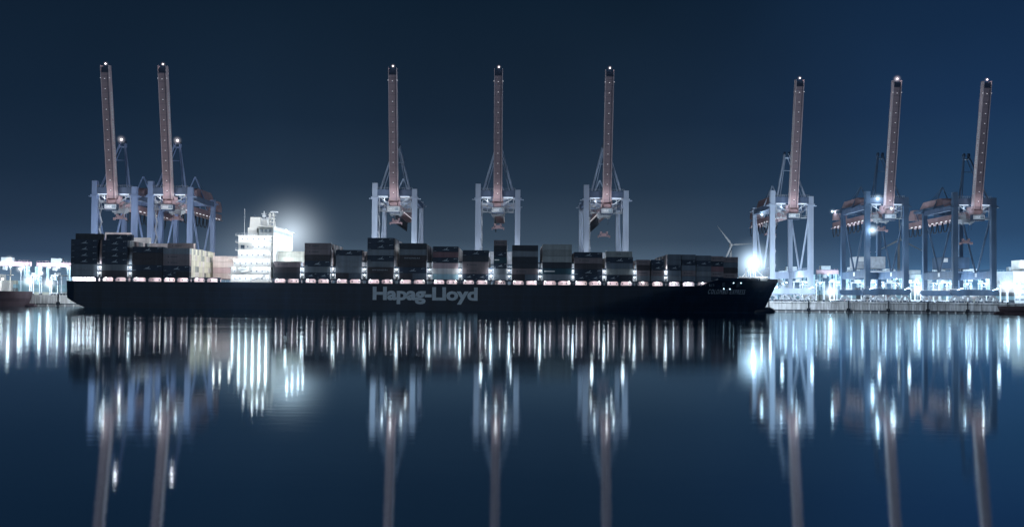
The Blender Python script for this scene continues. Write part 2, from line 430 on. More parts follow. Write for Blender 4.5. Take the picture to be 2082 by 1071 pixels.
# bulwark along the forecastle
bw = MB()
x = xat(1462, YN)
while x < xe_d - 1.5:
    x2 = min(x + 2.5, xe_d - .3)
    for sg in (-1, 1):
        a, b = half(x, 1), half(x2, 1)
        bw.poly([(x, YC+sg*a, zdeck(x)-.02), (x2, YC+sg*b, zdeck(x2)-.02), (x2, YC+sg*b, zdeck(x2)+1.0), (x, YC+sg*a, zdeck(x)+1.0)], [(0,1,2,3)])
    x = x2
bw.build('bulwark', 'hull_paint', ship)
bb = MB()
bx = at(1577, 627, YC).x
bb.tube([(xe_w-10, YC, .2), (xe_w-3, YC, .3), (bx-6, YC, .6), (bx-3, YC, .9), (bx-1.2, YC, .8), (bx, YC, .6)], [1.0, 2.0, 2.2, 2.0, 1.3, .2], 12)
bb.build('bulbous_bow', 'hull_paint', ship)
# name on the side and on the bow
from mathutils.bvhtree import BVHTree
HBVH = BVHTree.FromPolygons([Vector(v) for v in h.v], h.f)
def hull_hit(x, z):
    r = HBVH.ray_cast(Vector((x, 300, z)), Vector((0, 1, 0)))
    return r[0].y if r[0] is not None else hull_point(x, z)
def hull_text(txt, p0, p1, bold, shear, name, space=1.0):
    a = at(p0[0], p0[1], YN); b = at(p1[0], p1[1], YN)
    w = b.x - a.x; hh = a.z - at(p0[0], p1[1], YN).z
    if p0[1] > 600 - 1 and False: pass
    uv, fs = fit_text(txt, w, abs(hh), bold, shear, space)
    z0 = min(a.z, at(p0[0], p1[1], YN).z)
    m = MB()
    m.poly([(a.x + u, hull_hit(a.x + u, z0 + v) - .12, z0 + v) for u, v in uv], fs)
    m.build(name, 'hull_letter', ship)
hull_text('Hapag-Lloyd', (758, 582.5), (971, 617.5), .04, 0, 'lettering', .98)
hull_text('COLOMBO EXPRESS', (1444, 587.5), (1529, 597), .0, .25, 'bow_lettering', 1.35)
tm = MB()
for k in range(9): tm.box(at(833+k*2.2,0,YN).x, at(834+k*2.2,0,YN).x+.1, YN-.05, YN-.02, 5.5 + (k%3)*.6, 5.9 + (k%3)*.6)
tm.build('tug_mark', 'hull_letter', ship)

# bays: (px left, px right, tiers bottom to top, label of the place, top y)
BAYS = [
 (142, 196, 'GGNNNN', 484.5, [(1, 1, 'D'), (13, 2, 'PV')]),
 (205, 257, 'dGNNNN', 487.5, [(1, 1, 'N'), (9, 1, 'W')]),
 (267, 329, 'DNddN', 501, [(8, 1, 'V')]),
 (330, 384, 'XNBBG', 504, [(2, 1, 'B')]),
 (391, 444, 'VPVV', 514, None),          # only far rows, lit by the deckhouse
 (555, 609, 'DdB', 531, [(3, 2, 'CC')]),
 (618, 670, 'XGNdBB', 493.5, []),
 (682, 734.5, 'XGGGN', 507.5, []),
 (746, 800, 'XHGNGNN', 483, []),
 (811, 865.6, 'XNdHGD', 494, []),
 (879.6, 931, 'YWPNRN', 500.5, []),
 (939.6, 993, 'XBBD', 519.5, [(1, 1, 'N')]),
 (1003.5, 1030, 'GGNTNDB', 487.6, []),
 (1040.8, 1093.7, 'XBDDGD', 498, []),
 (1103, 1162.5, 'GTDLLL', 496, []),
 (1167.7, 1224.7, 'XNdBN', 512, []),
 (1233, 1287, 'XLSN', 522, [(1, 1, 'L')]),
 (1294.7, 1321.6, 'GBdB', 527.5, []),
 (1324.5, 1350.5, 'GBNN', 527.5, []),
 (1357.8, 1385, 'GSNSS', 516.5, []),
 (1386.7, 1414.8, 'SBSNS', 517, []),
 (1418, 1448, 'SGSNS', 518.5, []),
 (1449, 1475, 'NBRNB', 519.5, []),
 (1478, 1508, 'BdSB', 520.5, []),
]
ORD = ['first', 'second', 'third', 'fourth', 'fifth', 'sixth', 'seventh', 'eighth', 'ninth', 'tenth', 'eleventh', 'twelfth', 'thirteenth',
       'fourteenth', 'fifteenth', 'sixteenth', 'seventeenth', 'eighteenth', 'nineteenth', 'twentieth']
_cont = {}
def container_meshes(k, L, H):
    key = (k, round(L, 1), round(H, 2))
    if key in _cont: return _cont[key]
    m = MB(); D = 2.44
    m.box(.08, L-.08, .08, D-.08, .1, H-.08)
    for x in (0, L-.16):
        for y in (0, D-.16): m.box(x, x+.16, y, y+.16, 0, H)
    for y in (0, D-.12):
        m.box(.16, L-.16, y, y+.12, 0, .16); m.box(.16, L-.16, y, y+.12, H-.12, H)
    for x in (0, L-.12):
        m.box(x, x+.12, .16, D-.16, 0, .16); m.box(x, x+.12, .16, D-.16, H-.12, H)
    n = int(L / .56)
    for i in range(n):
        x = .3 + i * (L - .6) / n
        m.box(x, x+.28, .035, .08, .18, H-.14); m.box(x, x+.28, D-.08, D-.035, .18, H-.14)
    for i in range(4):
        y = .4 + i * .52
        m.tube([(L-.04, y, .2), (L-.04, y, H-.15)], .03, 4); m.box(.02, .08, y-.1, y+.1, .18, H-.14)
    _cont[key] = m.mesh('container', cmat(k)); return _cont[key]
_mark = {}
def mark_mesh(kind, L, H):
    key = (kind, round(L, 1), round(H, 2))
    if key in _mark: return _mark[key]
    m = MB(); yy = .02
    if kind == 'bird':      # outstretched crane: neck, body, raised wing, tail
        s = 1 if L > 8 else .75; cx = L*.5; cz = H*.42
        def P(pts): m.poly([(cx + x*s, yy, cz + z*s) for x, z in pts], [tuple(range(len(pts)))])
        P([(-1.9,-.35),(-.3,-.22),(1.6,-.30),(1.6,-.12),(.4,.12),(-.4,.10),(-1.0,-.12)])
        P([(-.2,.05),(.35,.05),(.95,.62),(1.15,.98),(.75,.85),(.2,.45)])
        P([(-1.0,-.02),(-.3,.12),(-.25,.36),(-.6,.24)])
        m.box(L*.03, L*.13, yy-.005, yy, .28, .40); m.box(L*.83, L*.96, yy-.005, yy, H-.62, H-.48); m.box(L*.83, L*.86, yy-.005, yy, H-.85, H-.62)
    elif kind == 'dot':
        m.poly([(L*.2 + .32*math.cos(t*PI/6), yy, H*.52 + .32*math.sin(t*PI/6)) for t in range(12)], [tuple(range(12))])
        x = L*.28
        for w in (.3,.24,.3,.2,.26,.3,.22,.28,.26): m.box(x, x+w, yy-.005, yy, H*.43, H*.43+.3 + (w*.4)); x += w + .1
    elif kind == 'hyundai':
        uv, fs = fit_text('HYUNDAI', L*.56, .62, .01, 0, 1.25); m.poly([(L*.2+u, yy, H*.4+v) for u, v in uv], fs)
    elif kind == 'nyk':
        uv, fs = fit_text('NYK', L*.17, .7, .01); m.poly([(L*.42+u, yy, H*.38+v) for u, v in uv], fs)
    elif kind == 'bar': m.box(L*.06, L*.42, yy-.005, yy, H*.4, H*.6)
    elif kind == 'code': m.box(L*.06, L*.16, yy-.005, yy, H-.62, H-.5)
    mt = {'bird': 'mark_grey', 'dot': 'mark_dark', 'hyundai': 'mark_grey', 'nyk': 'mark_dark', 'bar': 'letter_white', 'code': 'mark_dark'}[kind]
    _mark[key] = m.mesh('emblem', mt); return _mark[key]
mat('mark_grey', (.34, .40, .46), .6, noise=.05); mat('mark_dark', (.06, .07, .09), .6, noise=.05)
MARKTXT = {'bird': ' with pale bird emblem', 'dot': ' with dark round mark', 'hyundai': ' lettered in white', 'nyk': ' with short dark lettering', 'bar': ' with white bar', 'code': '', None: ''}
def container(k, x, y, z, L, H, label, group, mark=None):
    o = bpy.data.objects.new('shipping_container', container_meshes(k, L, H)); COL.objects.link(o); o.location = (x, y, z)
    tag(o, label, 'container', group)
    if mark:
        e = bpy.data.objects.new('lettering' if mark in ('hyundai', 'nyk') else 'emblem', mark_mesh(mark, L, H)); COL.objects.link(e); e.parent = o
    return o
MK = {'N': 'bird', 'B': 'dot', 'H': 'hyundai', 'T': 'bar', 'L': 'code', 'G': 'code'}
NC = 0
STK = []      # names of the stacks counted from landmarks
for i in range(len(BAYS)):
    STK.append(f'{ORD[i]} stack from stern' if i < 5 else (f'{ORD[i-5]} stack forward of deckhouse' if i < 14 else f'{ORD[len(BAYS)-1-i]} stack from bow'))
hidden = MB()
bay_geo = []
for bi, (p0, p1, tiers, topy, extra) in enumerate(BAYS):
    x0, x1 = xat(p0, YN), xat(p1, YN); L = x1 - x0
    z0 = ZC if bi < 23 else 16.4
    inset = max(0, 1.0 + HB - half(x1, 1) - .6) if bi > 20 else 0.0
    y0 = YN + .5 + inset
    cols = tiers if extra is not None else tiers
    zt = at((p0+p1)/2, topy, YN).z
    n = len(tiers); H = (zt - z0) / n
    H = min(H, 2.92); gap = .09
    nrow = 17 if inset < 1 else 17 - 2 * int(math.ceil(inset / 2.5))
    r_first = 11 if extra is None else 0
    for t, k in enumerate(tiers):
        z = z0 + t * H
        y = y0 + r_first * 2.5
        tier = f'{ORD[t]} tier, {STK[bi]}'
        gr = 'containers stacked on the ship'
        if k == 'X':
            ka, kb = random.choice([('N','N'), ('D','S'), ('N','D'), ('d','S'), ('D','d')]); Lh = L/2 - .03
            container(ka, x0, y, z, Lh, H-gap, f'short {CN[ka]} container, aft half, {tier}', gr, 'bird' if ka == 'N' else None)
            container(kb, x0 + L/2 + .03, y, z, Lh, H-gap, f'short {CN[kb]} container, forward half, {tier}', gr, 'bird' if kb == 'N' else None)
            NC += 2
        else:
            mk = MK.get(k)
            if k in 'GL' and t % 2: mk = None
            if bi == 16 and k == 'L': mk = 'nyk' if False else 'code'
            container(k, x0, y, z, L, H-gap, f'{CN[k]} container{MARKTXT[mk]}, {tier}', gr, mk); NC += 1
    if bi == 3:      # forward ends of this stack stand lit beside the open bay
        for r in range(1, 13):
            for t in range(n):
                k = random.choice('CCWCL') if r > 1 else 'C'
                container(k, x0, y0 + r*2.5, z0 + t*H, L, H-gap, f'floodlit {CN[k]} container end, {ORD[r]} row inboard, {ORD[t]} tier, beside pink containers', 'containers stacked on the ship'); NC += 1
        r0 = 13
    elif bi == 4: r0 = 14; 
    else: r0 = 1
    if extra:
        for rs, cnt, ks in extra:
            for q in range(cnt):
                mk = MK.get(ks[q]); 
                container(ks[q], x0 + (.8 if bi < 2 else 0), y0 + rs*2.5, z0 + (n+q)*H, L, H-gap, f'{CN[ks[q]]} container raised behind top of {STK[bi]}' + (', upper one' if q else '') + (', far inboard' if rs > 5 else ''), 'containers stacked on the ship', 'nyk' if bi == 16 else mk); NC += 1
    if bi == 5:
        # rows under the cream pair
        pass
    for r in range(r0, nrow):
        nn = n
        if bi in (0, 1) and r >= 1: nn = n
        if bi == 5 and r >= 3: nn = n
        if r > 1: nn = max(1, nn - random.choice([0, 0, 0, 1]))
        if bi == 16 or bi == 11 or (extra and r in [e[0] for e in extra]): nn = n
        if bi == 5 and r == 3: nn = n
        hidden.box(x0+.05, x1-.05, y0 + r*2.5, y0 + r*2.5 + 2.44, z0, z0 + nn*H - gap, mi=(r + bi) % 4)
    bay_geo.append((x0, x1, z0, H, n, y0, inset))
hb = hidden.build('stacked_containers', [cmat('V'), cmat('B'), cmat('S'), cmat('G')])
tag(hb, 'mass of further containers in the inner rows behind the ship side stacks', 'containers', kind='stuff')

# coaming, stanchions and the row of lit openings below the containers
cw = []
for bi, (x0, x1, z0, H, n, y0, inset) in enumerate(bay_geo):
    yc = y0 + 2.4
    c = MB().box(x0-.3, x1+.3, yc, yc+.4, ZD-.3, z0-.35)
    for q in range(4):
        xx = x0 + (q+.5)*(x1-x0)/4 + random.uniform(-.8,.8); c.box(xx-.22, xx+.22, yc-.1, yc, ZD+.5, ZD+1.2, 1)
    c.build('hatch_coaming', ['coaming', 'dark_steel'], ship)
    MB().box(x0-.2, x1+.2, y0+.05, y0 + 2.5, z0-.35, z0-.06).build('hatch_edge', 'dark_steel', ship)
    long = (x1 - x0) > 8
    posts = [x0, (x0+x1)/2, x1] if long else [x0, x1]
    if bi == 0: posts = [x1]
    for px in posts:
        w = .55
        st = MB().box(px-w, px+w, y0, y0+.6, ZD-.2, z0-.36)
        for sg in (-1, 1):      # curved brackets under the deck edge
            st.poly([(px+sg*w, y0+.1, z0-.36), (px+sg*(w+.75), y0+.1, z0-.36), (px+sg*(w+.25), y0+.1, z0-.62), (px+sg*w, y0+.1, z0-1.1),
                     (px+sg*w, y0+.5, z0-.36), (px+sg*(w+.75), y0+.5, z0-.36), (px+sg*(w+.25), y0+.5, z0-.62), (px+sg*w, y0+.5, z0-1.1)],
                    [(0,1,2,3),(7,6,5,4),(1,5,6,2),(2,6,7,3)])
        st.build('stanchion', 'dark_steel', ship)
    nl = 2 if long else 1
    for q in range(nl):
        a = x0 + (q + (.18 if q == 0 else .82)) * (x1-x0)/nl if nl == 2 else (x0+x1)/2
        MB().box(a-.25, a+.25, yc-.35, yc-.1, z0-.62, z0-.4).build('deck_lamp', 'lamp_white', ship)
        light((a, yc-1.1, z0-.8), 330*random.choice([.25,.6,.9,1.1,1.9]), (1, .95, .95) if x0 < 70 else (.85,.92,1), .3, ship)
        b = a + (2.6 if q == 0 else -2.6)
        if long: light((b, yc-1.1, z0-.9), 110, (1, .91, .95), .3, ship)
# hull rail between
rl = MB(); x = xs + 1
while x < xat(1460, YN):
    rl.box(x, x+.06, YN+.25, YN+.31, ZD, ZD+1.0); x += 2.0
rl.box(xs+1, xat(1425, YN), YN+.25, YN+.31, ZD+.95, ZD+1.02); rl.build('deck_rail', 'rail_white', ship)

# lashing bridges between the bays
def lashing(xa, xb, ztop, bright, sub=True):
    xm = (xa+xb)/2; w = min(1.1, (xb-xa)/2 - .15)
    if w < .25: w = .25
    L_ = MB()
    for y in [YN+.7 + 5.0*q for q in range(9)]:
        for sg in (-1, 1): L_.box(xm+sg*w-.16, xm+sg*w+.16, y, y+.35, ZD, ztop)
    z = ZC + .2; q = 0
    while z < ztop:
        L_.box(xm-w-.05, xm+w+.05, YN+.72, YN+41, z-.12, z); 
        for sg in (-1, 1): L_.box(xm+sg*w-.03, xm+sg*w+.03, YN+.6, YN+41, z+.95, z+1.02)
        L_.beam((xm-w, YN+.68, z), (xm+w, YN+.68, z+2.4), .1, .1); L_.beam((xm+w, YN+.69, z), (xm-w, YN+.69, z+2.4), .1, .1)
        L_.box(xm-w-.1, xm+w+.1, YN+.55, YN+.7, z+2.1, z+2.7, 1)
        z += 2.75; q += 1
    ob = L_.build('lashing_bridge', ['rail_white', 'dark_steel'], ship)
    for q in range(2):
        z = ZC + 1.3 + q*2.75
        if z > ztop: break
        MB().box(xm-.22, xm+.22, YN+1.0, YN+1.25, z+.2, z+.62).build('lamp', 'lamp_white', ob)
        if bright > 2.5 and q == 0: halo((xm, YN+.6, z+.6), 2.6, .5 if bright > 4 else .3, (.75,.88,1), ob, fall=3, name='lamp_glow')
        light((xm, YN-.1, z+.4), 150*bright, (.93,.97,1), .3, ship)
        light((xm, YN+4.5, z+2.4), 320*bright, (.93,.97,1), .3, ship)
for i in range(len(bay_geo)-1):
    a, b = bay_geo[i], bay_geo[i+1]
    if i in (2, 3, 4): 
        if i == 3: pass
        continue
    g = b[0] - a[1]
    if g < .9: continue
    br = 1.0
    if i in (10, 11): br = 5.0 if i == 11 else 3.0
    if i > 17: br = .55
    zt = ZC + 2.75*2 + .2 + (2.75 if i in (7, 9, 10, 13, 14) else 0)
    if i == 4: continue
    lashing(a[1]+.02, b[0]-.02, zt, br)
lashing(bay_geo[2][1]-2.1, bay_geo[3][0]+.1, ZC+8, .7) if False else None

# deckhouse -------------------------------------------------------------
HX0, HX1 = xat(467, YN), xat(549, YN)
def zz(py, px=510): return at(px, py, YN).z
xb = xat(481, YN)
lev = [ZD, zz(559), zz(543), zz(526), zz(509), zz(493), zz(479)]
dh = MB()
YH0 = YN + 1.2; YH1 = YC + HB - 1.2
for i in range(6):
    xa = HX0 if i < 3 else xb
    if i == 2: xa = HX0 + 1.2
    yo = .0 if i < 4 else .5
    dh.box(xa, HX1, YH0+yo, YH1, lev[i] + .18, lev[i+1])
house = dh.build('deckhouse', 'white_paint', ship)
for i in range(1, 7):
    xa = HX0 if i < 4 else xb
    b = MB().box(xa-.9, HX1+.35, YN+.15, YH1+.4, lev[i]+.001, lev[i]+.175)
    ob = b.build('deck_slab', 'white_paint', ship)
    r = MB(); x = xa - .8
    while x < HX1:
        r.box(x, x+.05, YN+.2, YN+.25, lev[i]+.18, lev[i]+1.15); x += 1.5
    for zz_ in (.45, .8, 1.12): r.box(xa-.8, HX1, YN+.2, YN+.24, lev[i]+.18+zz_-.03, lev[i]+.18+zz_)
    r.build('railing', 'rail_white', ob)
for i in range(6):
    xa = (HX0 if i < 3 else xb) + 1.6; k = 0
    while xa < HX1 - 1.2:
        if not (i == 4 and k == 0):
            yo = .0 if i < 4 else .5
            MB().box(xa, xa+.55, YH0+yo-.03, YH0+yo, lev[i]+1.5, lev[i]+2.2).build('window', 'house_glass', house)
        xa += 2.6; k += 1
MB().box(xb+1.2, xb+3.0, YH0+.46, YH0+.5, lev[4]+.8, lev[4]+2.6).build('door', 'dark_steel', house)
# wheelhouse, with wings and a row of windows
wx0, wx1 = xat(521, YN), HX1 + .6
wz0, wz1 = lev[6]+.18, zz(455)
wh = MB().box(wx0, wx1, YH0+1.5, YH1-1.5, wz0, wz1-1.3).build('wheelhouse', 'cream_paint', ship)
k = 0; y = YH0 + 2.2
while y < YH1 - 3:
    MB().box(wx1, wx1+.04, y, y+1.5, wz1-3.6, wz1-2.3).build('window', 'house_glass', wh); y += 2.2
x = wx0 + .8
while x < wx1 - 1.5:
    MB().box(x, x+1.3, YH0+1.46, YH0+1.5, wz1-3.6, wz1-2.3).build('window', 'house_glass', wh); x += 2.0
MB().box(wx0-.6, wx1+.8, YN-.3, YH1+1.5, wz1-1.29, wz1-1.0).build('wheelhouse_roof', 'white_paint', ship)
fr = MB().box(HX1+.001, HX1+.5, YH0+1, YH1-1, lev[2], wz0).build('front_bulkhead', 'cream_paint', ship)
# funnel casing aft
fx0, fx1 = xat(496, YN), xat(519.5, YN)
MB().prism([(fx0+.2, lev[6]+.18), (fx1, lev[6]+.18), (fx1, zz(439)), (fx0+.8, zz(439))], 'y', YN+6, YN+20).build('funnel', 'white_paint', ship)
MB().tube([(fx0+2, YN+9, zz(439)), (fx0+2, YN+9, zz(434))], .5).tube([(fx0+3.6, YN+11, zz(439)), (fx0+3.6, YN+11, zz(435))], .4).build('exhaust_pipe', 'dark_steel', ship)
MB().box(xat(500,YN), xat(518,YN), YN+2, YN+7, lev[6]+.18, zz(462)).build('stair_casing', 'white_paint', ship)
# masts
ms = MB(); mx = xat(539, YN); zt = zz(424)
for sg in (-1, 1):
    ms.beam((mx+sg*1.4, YC-12, wz1-1.0), (mx+sg*.8, YC-12, zt-1), .35)
    ms.beam((mx+sg*1.4, YC-9.5, wz1-1.0), (mx+sg*.8, YC-10.5, zt-1), .35)
for q in range(4):
    z = wz1 + q*1.7; ms.box(mx-1.5, mx+1.5, YC-12.3, YC-9.3, z, z+.15); ms.beam((mx-1.2, YC-12, z), (mx+1, YC-12, z+1.7), .16)
mst = ms.build('radar_mast', 'white_paint', ship)
MB().box(mx-.5, mx+3.4, YC-12.2, YC-11.8, zt-.9, zt-.4).build('radar', 'rail_white', mst)
MB().box(mx-2.6, mx+.8, YC-11.6, YC-11.2, zt-3.6, zt-3.2).build('radar', 'rail_white', mst)
m2 = MB(); mx2 = xat(524, YN)
m2.beam((mx2, YC-12, zz(441)), (mx2, YC-12, zz(425)), .3).box(mx2-1.2, mx2+1.2, YC-12.2, YC-11.8, zz(431), zz(430)).box(mx2-.8, mx2+1, YC-12.4, YC-11.6, zz(437), zz(433))
m2.box(mx2-3, mx2+3, YC-13, YC-9, zz(442), zz(441)); m2.beam((mx2-1, YC-12, zz(441)), (mx2-1, YC-12, wz1-1), .3).beam((mx2+2, YC-12, zz(441)), (mx2+2, YC-12, wz1-1), .3)
m2.build('signal_mast', 'rail_white', ship)
MB().tube([(xat(493,YN), YN+2, lev[6]), (xat(493,YN), YN+2, zz(424))], [.12,.04], 5).build('antenna', 'rail_white', ship)
bt = MB(); bz = zz(548); bx0, bx1 = xat(484, YN), xat(505, YN)
pr = []
for t in range(9):
    u = t/8; x = bx0 + (bx1-bx0)*u; r = 1.15 * math.sin(PI*min(.93, max(.07, u)))**.5; pr.append(((x, YN-.1, bz), r))
bt.tube([p for p, r in pr], [r for p, r in pr], 10); bt.build('lifeboat', 'cream_paint', ship)
dv_ = MB()
for xx in (bx0+1.5, bx1-1.5): dv_.beam((xx, YN+1, bz-1.6), (xx, YN+.9, bz+2.2), .3).beam((xx, YN+.9, bz+2.2), (xx, YN-.4, bz+2.2), .3)
dv_.build('davit', 'rail_white', ship)
gw = MB(); gw.beam((xat(509,YN), YN+.1, ZD+.6), (xat(545,YN), YN+.1, zz(556)), .5, .3)
for q in range(10): 
    x = xat(509,YN) + q*.9*1; gw.box(x, x+.05, YN-.1, YN-.05, ZD+.6+q*.25, ZD+1.7+q*.25)
gw.build('gangway', 'crane_grey', ship)
# deckhouse lamps
for i in range(6):
    xa = HX0 if i < 3 else xb; nn = 6 if i < 3 else 5
    for q in range(nn):
        x = xa + (q+.5)*(HX1-xa)/nn
        if i == 4 and q in (0, 1): continue
        MB().box(x-.2, x+.2, YH0-.25, YH0-.02, lev[i+1]-.55, lev[i+1]-.2).build('lamp', 'lamp_white', house)
        light((x, YH0-1.5, lev[i+1]-.7), 1700 if i < 5 else 1300, (.90,.96,1), .35, ship)
for y in (YN+6, YN+16, YN+28, YN+38):
    light((HX1+7, y, lev[6]+2), 7000, (.88,.95,1), .5, ship)
    light((HX1+6, y, lev[3]), 4500, (.88,.95,1), .5, ship)
for x, y, z, p in ((xat(505,YN), YN-5, lev[6]+6, 5000), (xat(532,YN), YN-5, wz1+3, 4500), (xat(515,YN), YC-20, zz(431), 2500), (mx, YN-1, zt-4, 2500)):
    light((x, y, z), p, (.92,.97,1), .4, ship)
# floodlight aft: lights the ends of the stack and the pink containers
for y in (YN+3, YN+12, YN+26):
    light((HX0-8, y, lev[5]+1), 7500, (1,.96,.88), .5, ship)
light((xat(420,YN), YN+4, ZD+4.5), 700, (1,.93,.9), .4, ship)

# floodlight on the bridge wing with painted haze behind it
fl = at(581, 470, YN+36)
ff = MB().ball(fl, .8, 10, 8).build('floodlight', 'lamp_white', ship)
light(fl + Vector((1.5,-1,0)), 9000, (.92,.97,1), .5, ship)
MB().beam((fl.x, fl.y, fl.z), (wx1-.5, fl.y, wz1-1.5), .25).build('wing_bracket', 'rail_white', ship)
hz = halo(fl + Vector((-1, 16, 0)), 38, .068, (.72,.84,.95), fall=5.0)  # glow painted by emission, not scattered from the floodlight
tag(hz, 'pale painted haze around the floodlight behind the white deckhouse', 'bloom', kind='stuff')
hz2 = halo(Vector((xat(525, YN+70), YN+75, 30)), 42, .012, (.62,.76,.90), fall=2.2, name='bloom_bank', squash=(1.25,.6,.8))  # wide emissive volume, a painted glow behind the house
tag(hz2, 'faint wide haze painted round the ship deckhouse lamps', 'bloom', kind='stuff')
# stern mooring deck, brightly lit
for px in (146, 153, 160, 168, 176, 184, 192):
    p = at(px, 564, YN)
    MB().box(p.x-.35, p.x+.35, YN+2.0, YN+2.3, 13.6, 14.2).build('deck_lamp', 'lamp_white', ship)
    light((p.x, YN+1.1, 13.7), 230, (.9,.97,1), .35, ship)
# foremast and its lamp
fm = at(1530, 535, YC-2); fm_x = fm.x
f = MB()
for sg in (-1, 1):
    f.beam((fm_x+sg*1.6, YC-3, 15.6), (fm_x+sg*.5, YC-2, fm.z+1.5), .3); f.beam((fm_x+sg*1.6, YC+1, 15.6), (fm_x+sg*.5, YC, fm.z+1.5), .3)
for q in range(4):
    z = 16.5 + q*2.2; f.beam((fm_x-1.4, YC-2.7, z), (fm_x+1.2, YC-2.4, z+2.2), .15); f.beam((fm_x+1.4, YC-2.7, z), (fm_x-1.2, YC-2.4, z+2.2), .15)
f.box(fm_x-2.4, fm_x+2.4, YC-4, YC+1, fm.z-1.8, fm.z-1.6); f.beam((fm_x-6.5, YC-2, 16), (fm_x-.6, YC-2, fm.z-2), .3).beam((fm_x+6.5, YC-2, 16.5), (fm_x+.6, YC-2, fm.z-2), .3)
f.box(fm_x-4.6, fm_x-3.9, YC-6, YC-5.5, 15.6, 22); f.box(fm_x-9.2, fm_x-8.8, YC-6, YC-5.6, 15.6, 23)
fmo = f.build('foremast', 'white_paint', ship)
MB().ball((fm.x, YC-3.4, fm.z), .75, 10, 8).build('mast_lamp', 'lamp_white', fmo)
light((fm.x, YC-4.8, fm.z), 30000, (.80,.92,1), .6, ship)
light((fm.x+3, YC+8, fm.z-3), 36000, (.80,.92,1), .6, ship)  # second unseen light by the foremast, added for the quay wall
halo(fm + Vector((0,-2,0)), 18, .40, (.60,.80,1.0), fmo, fall=4.8, name='lamp_glow')
light((xe_d-3.5, YC+1, 19.5), 52000, (.80,.92,1), .5, ship)  # unseen light added at the bow tip to brighten the right quay wall
light((xat(250, YN+20), YN+18, 44), 5200, (1,.93,.92), .5, ship)  # unseen light added above the stern stacks to brighten the raised containers
light((xs-9, YN+22, 11), 30000, (.9,.97,1), .5, ship)  # unseen light added off the stern to brighten the left quay wall
wl = MB()      # windlasses on the forecastle
for px in (1512, 1535, 1552):
    p = at(px, 566, YC-8); wl.box(p.x-1.6, p.x+1.6, YC-9, YC-6, 15.6, 16.8).tube([(p.x-2.2, YC-8, 16.9), (p.x+2.2, YC-8, 16.9)], .8, 10)
wl.build('windlass', 'white_paint', ship)
light((at(1550, 560, YC-10).x, YC-9, 18.2), 1400, (.85,.95,1), .5, ship)
light((at(1575, 560, YC).x-3, YC-3, 18), 700, (.85,.95,1), .5, ship)
for px, py in ((1469, 567), (1507, 565), (1498, 574.5), (1515, 574.5), (1478, 586.5), (1492, 587)):
    p = at(px, py, YN); yy = hull_point(p.x, min(p.z, 15)) - .15
    MB().ball((p.x, yy, p.z), .2, 8, 6).build('deck_lamp', 'lamp_blue', ship)

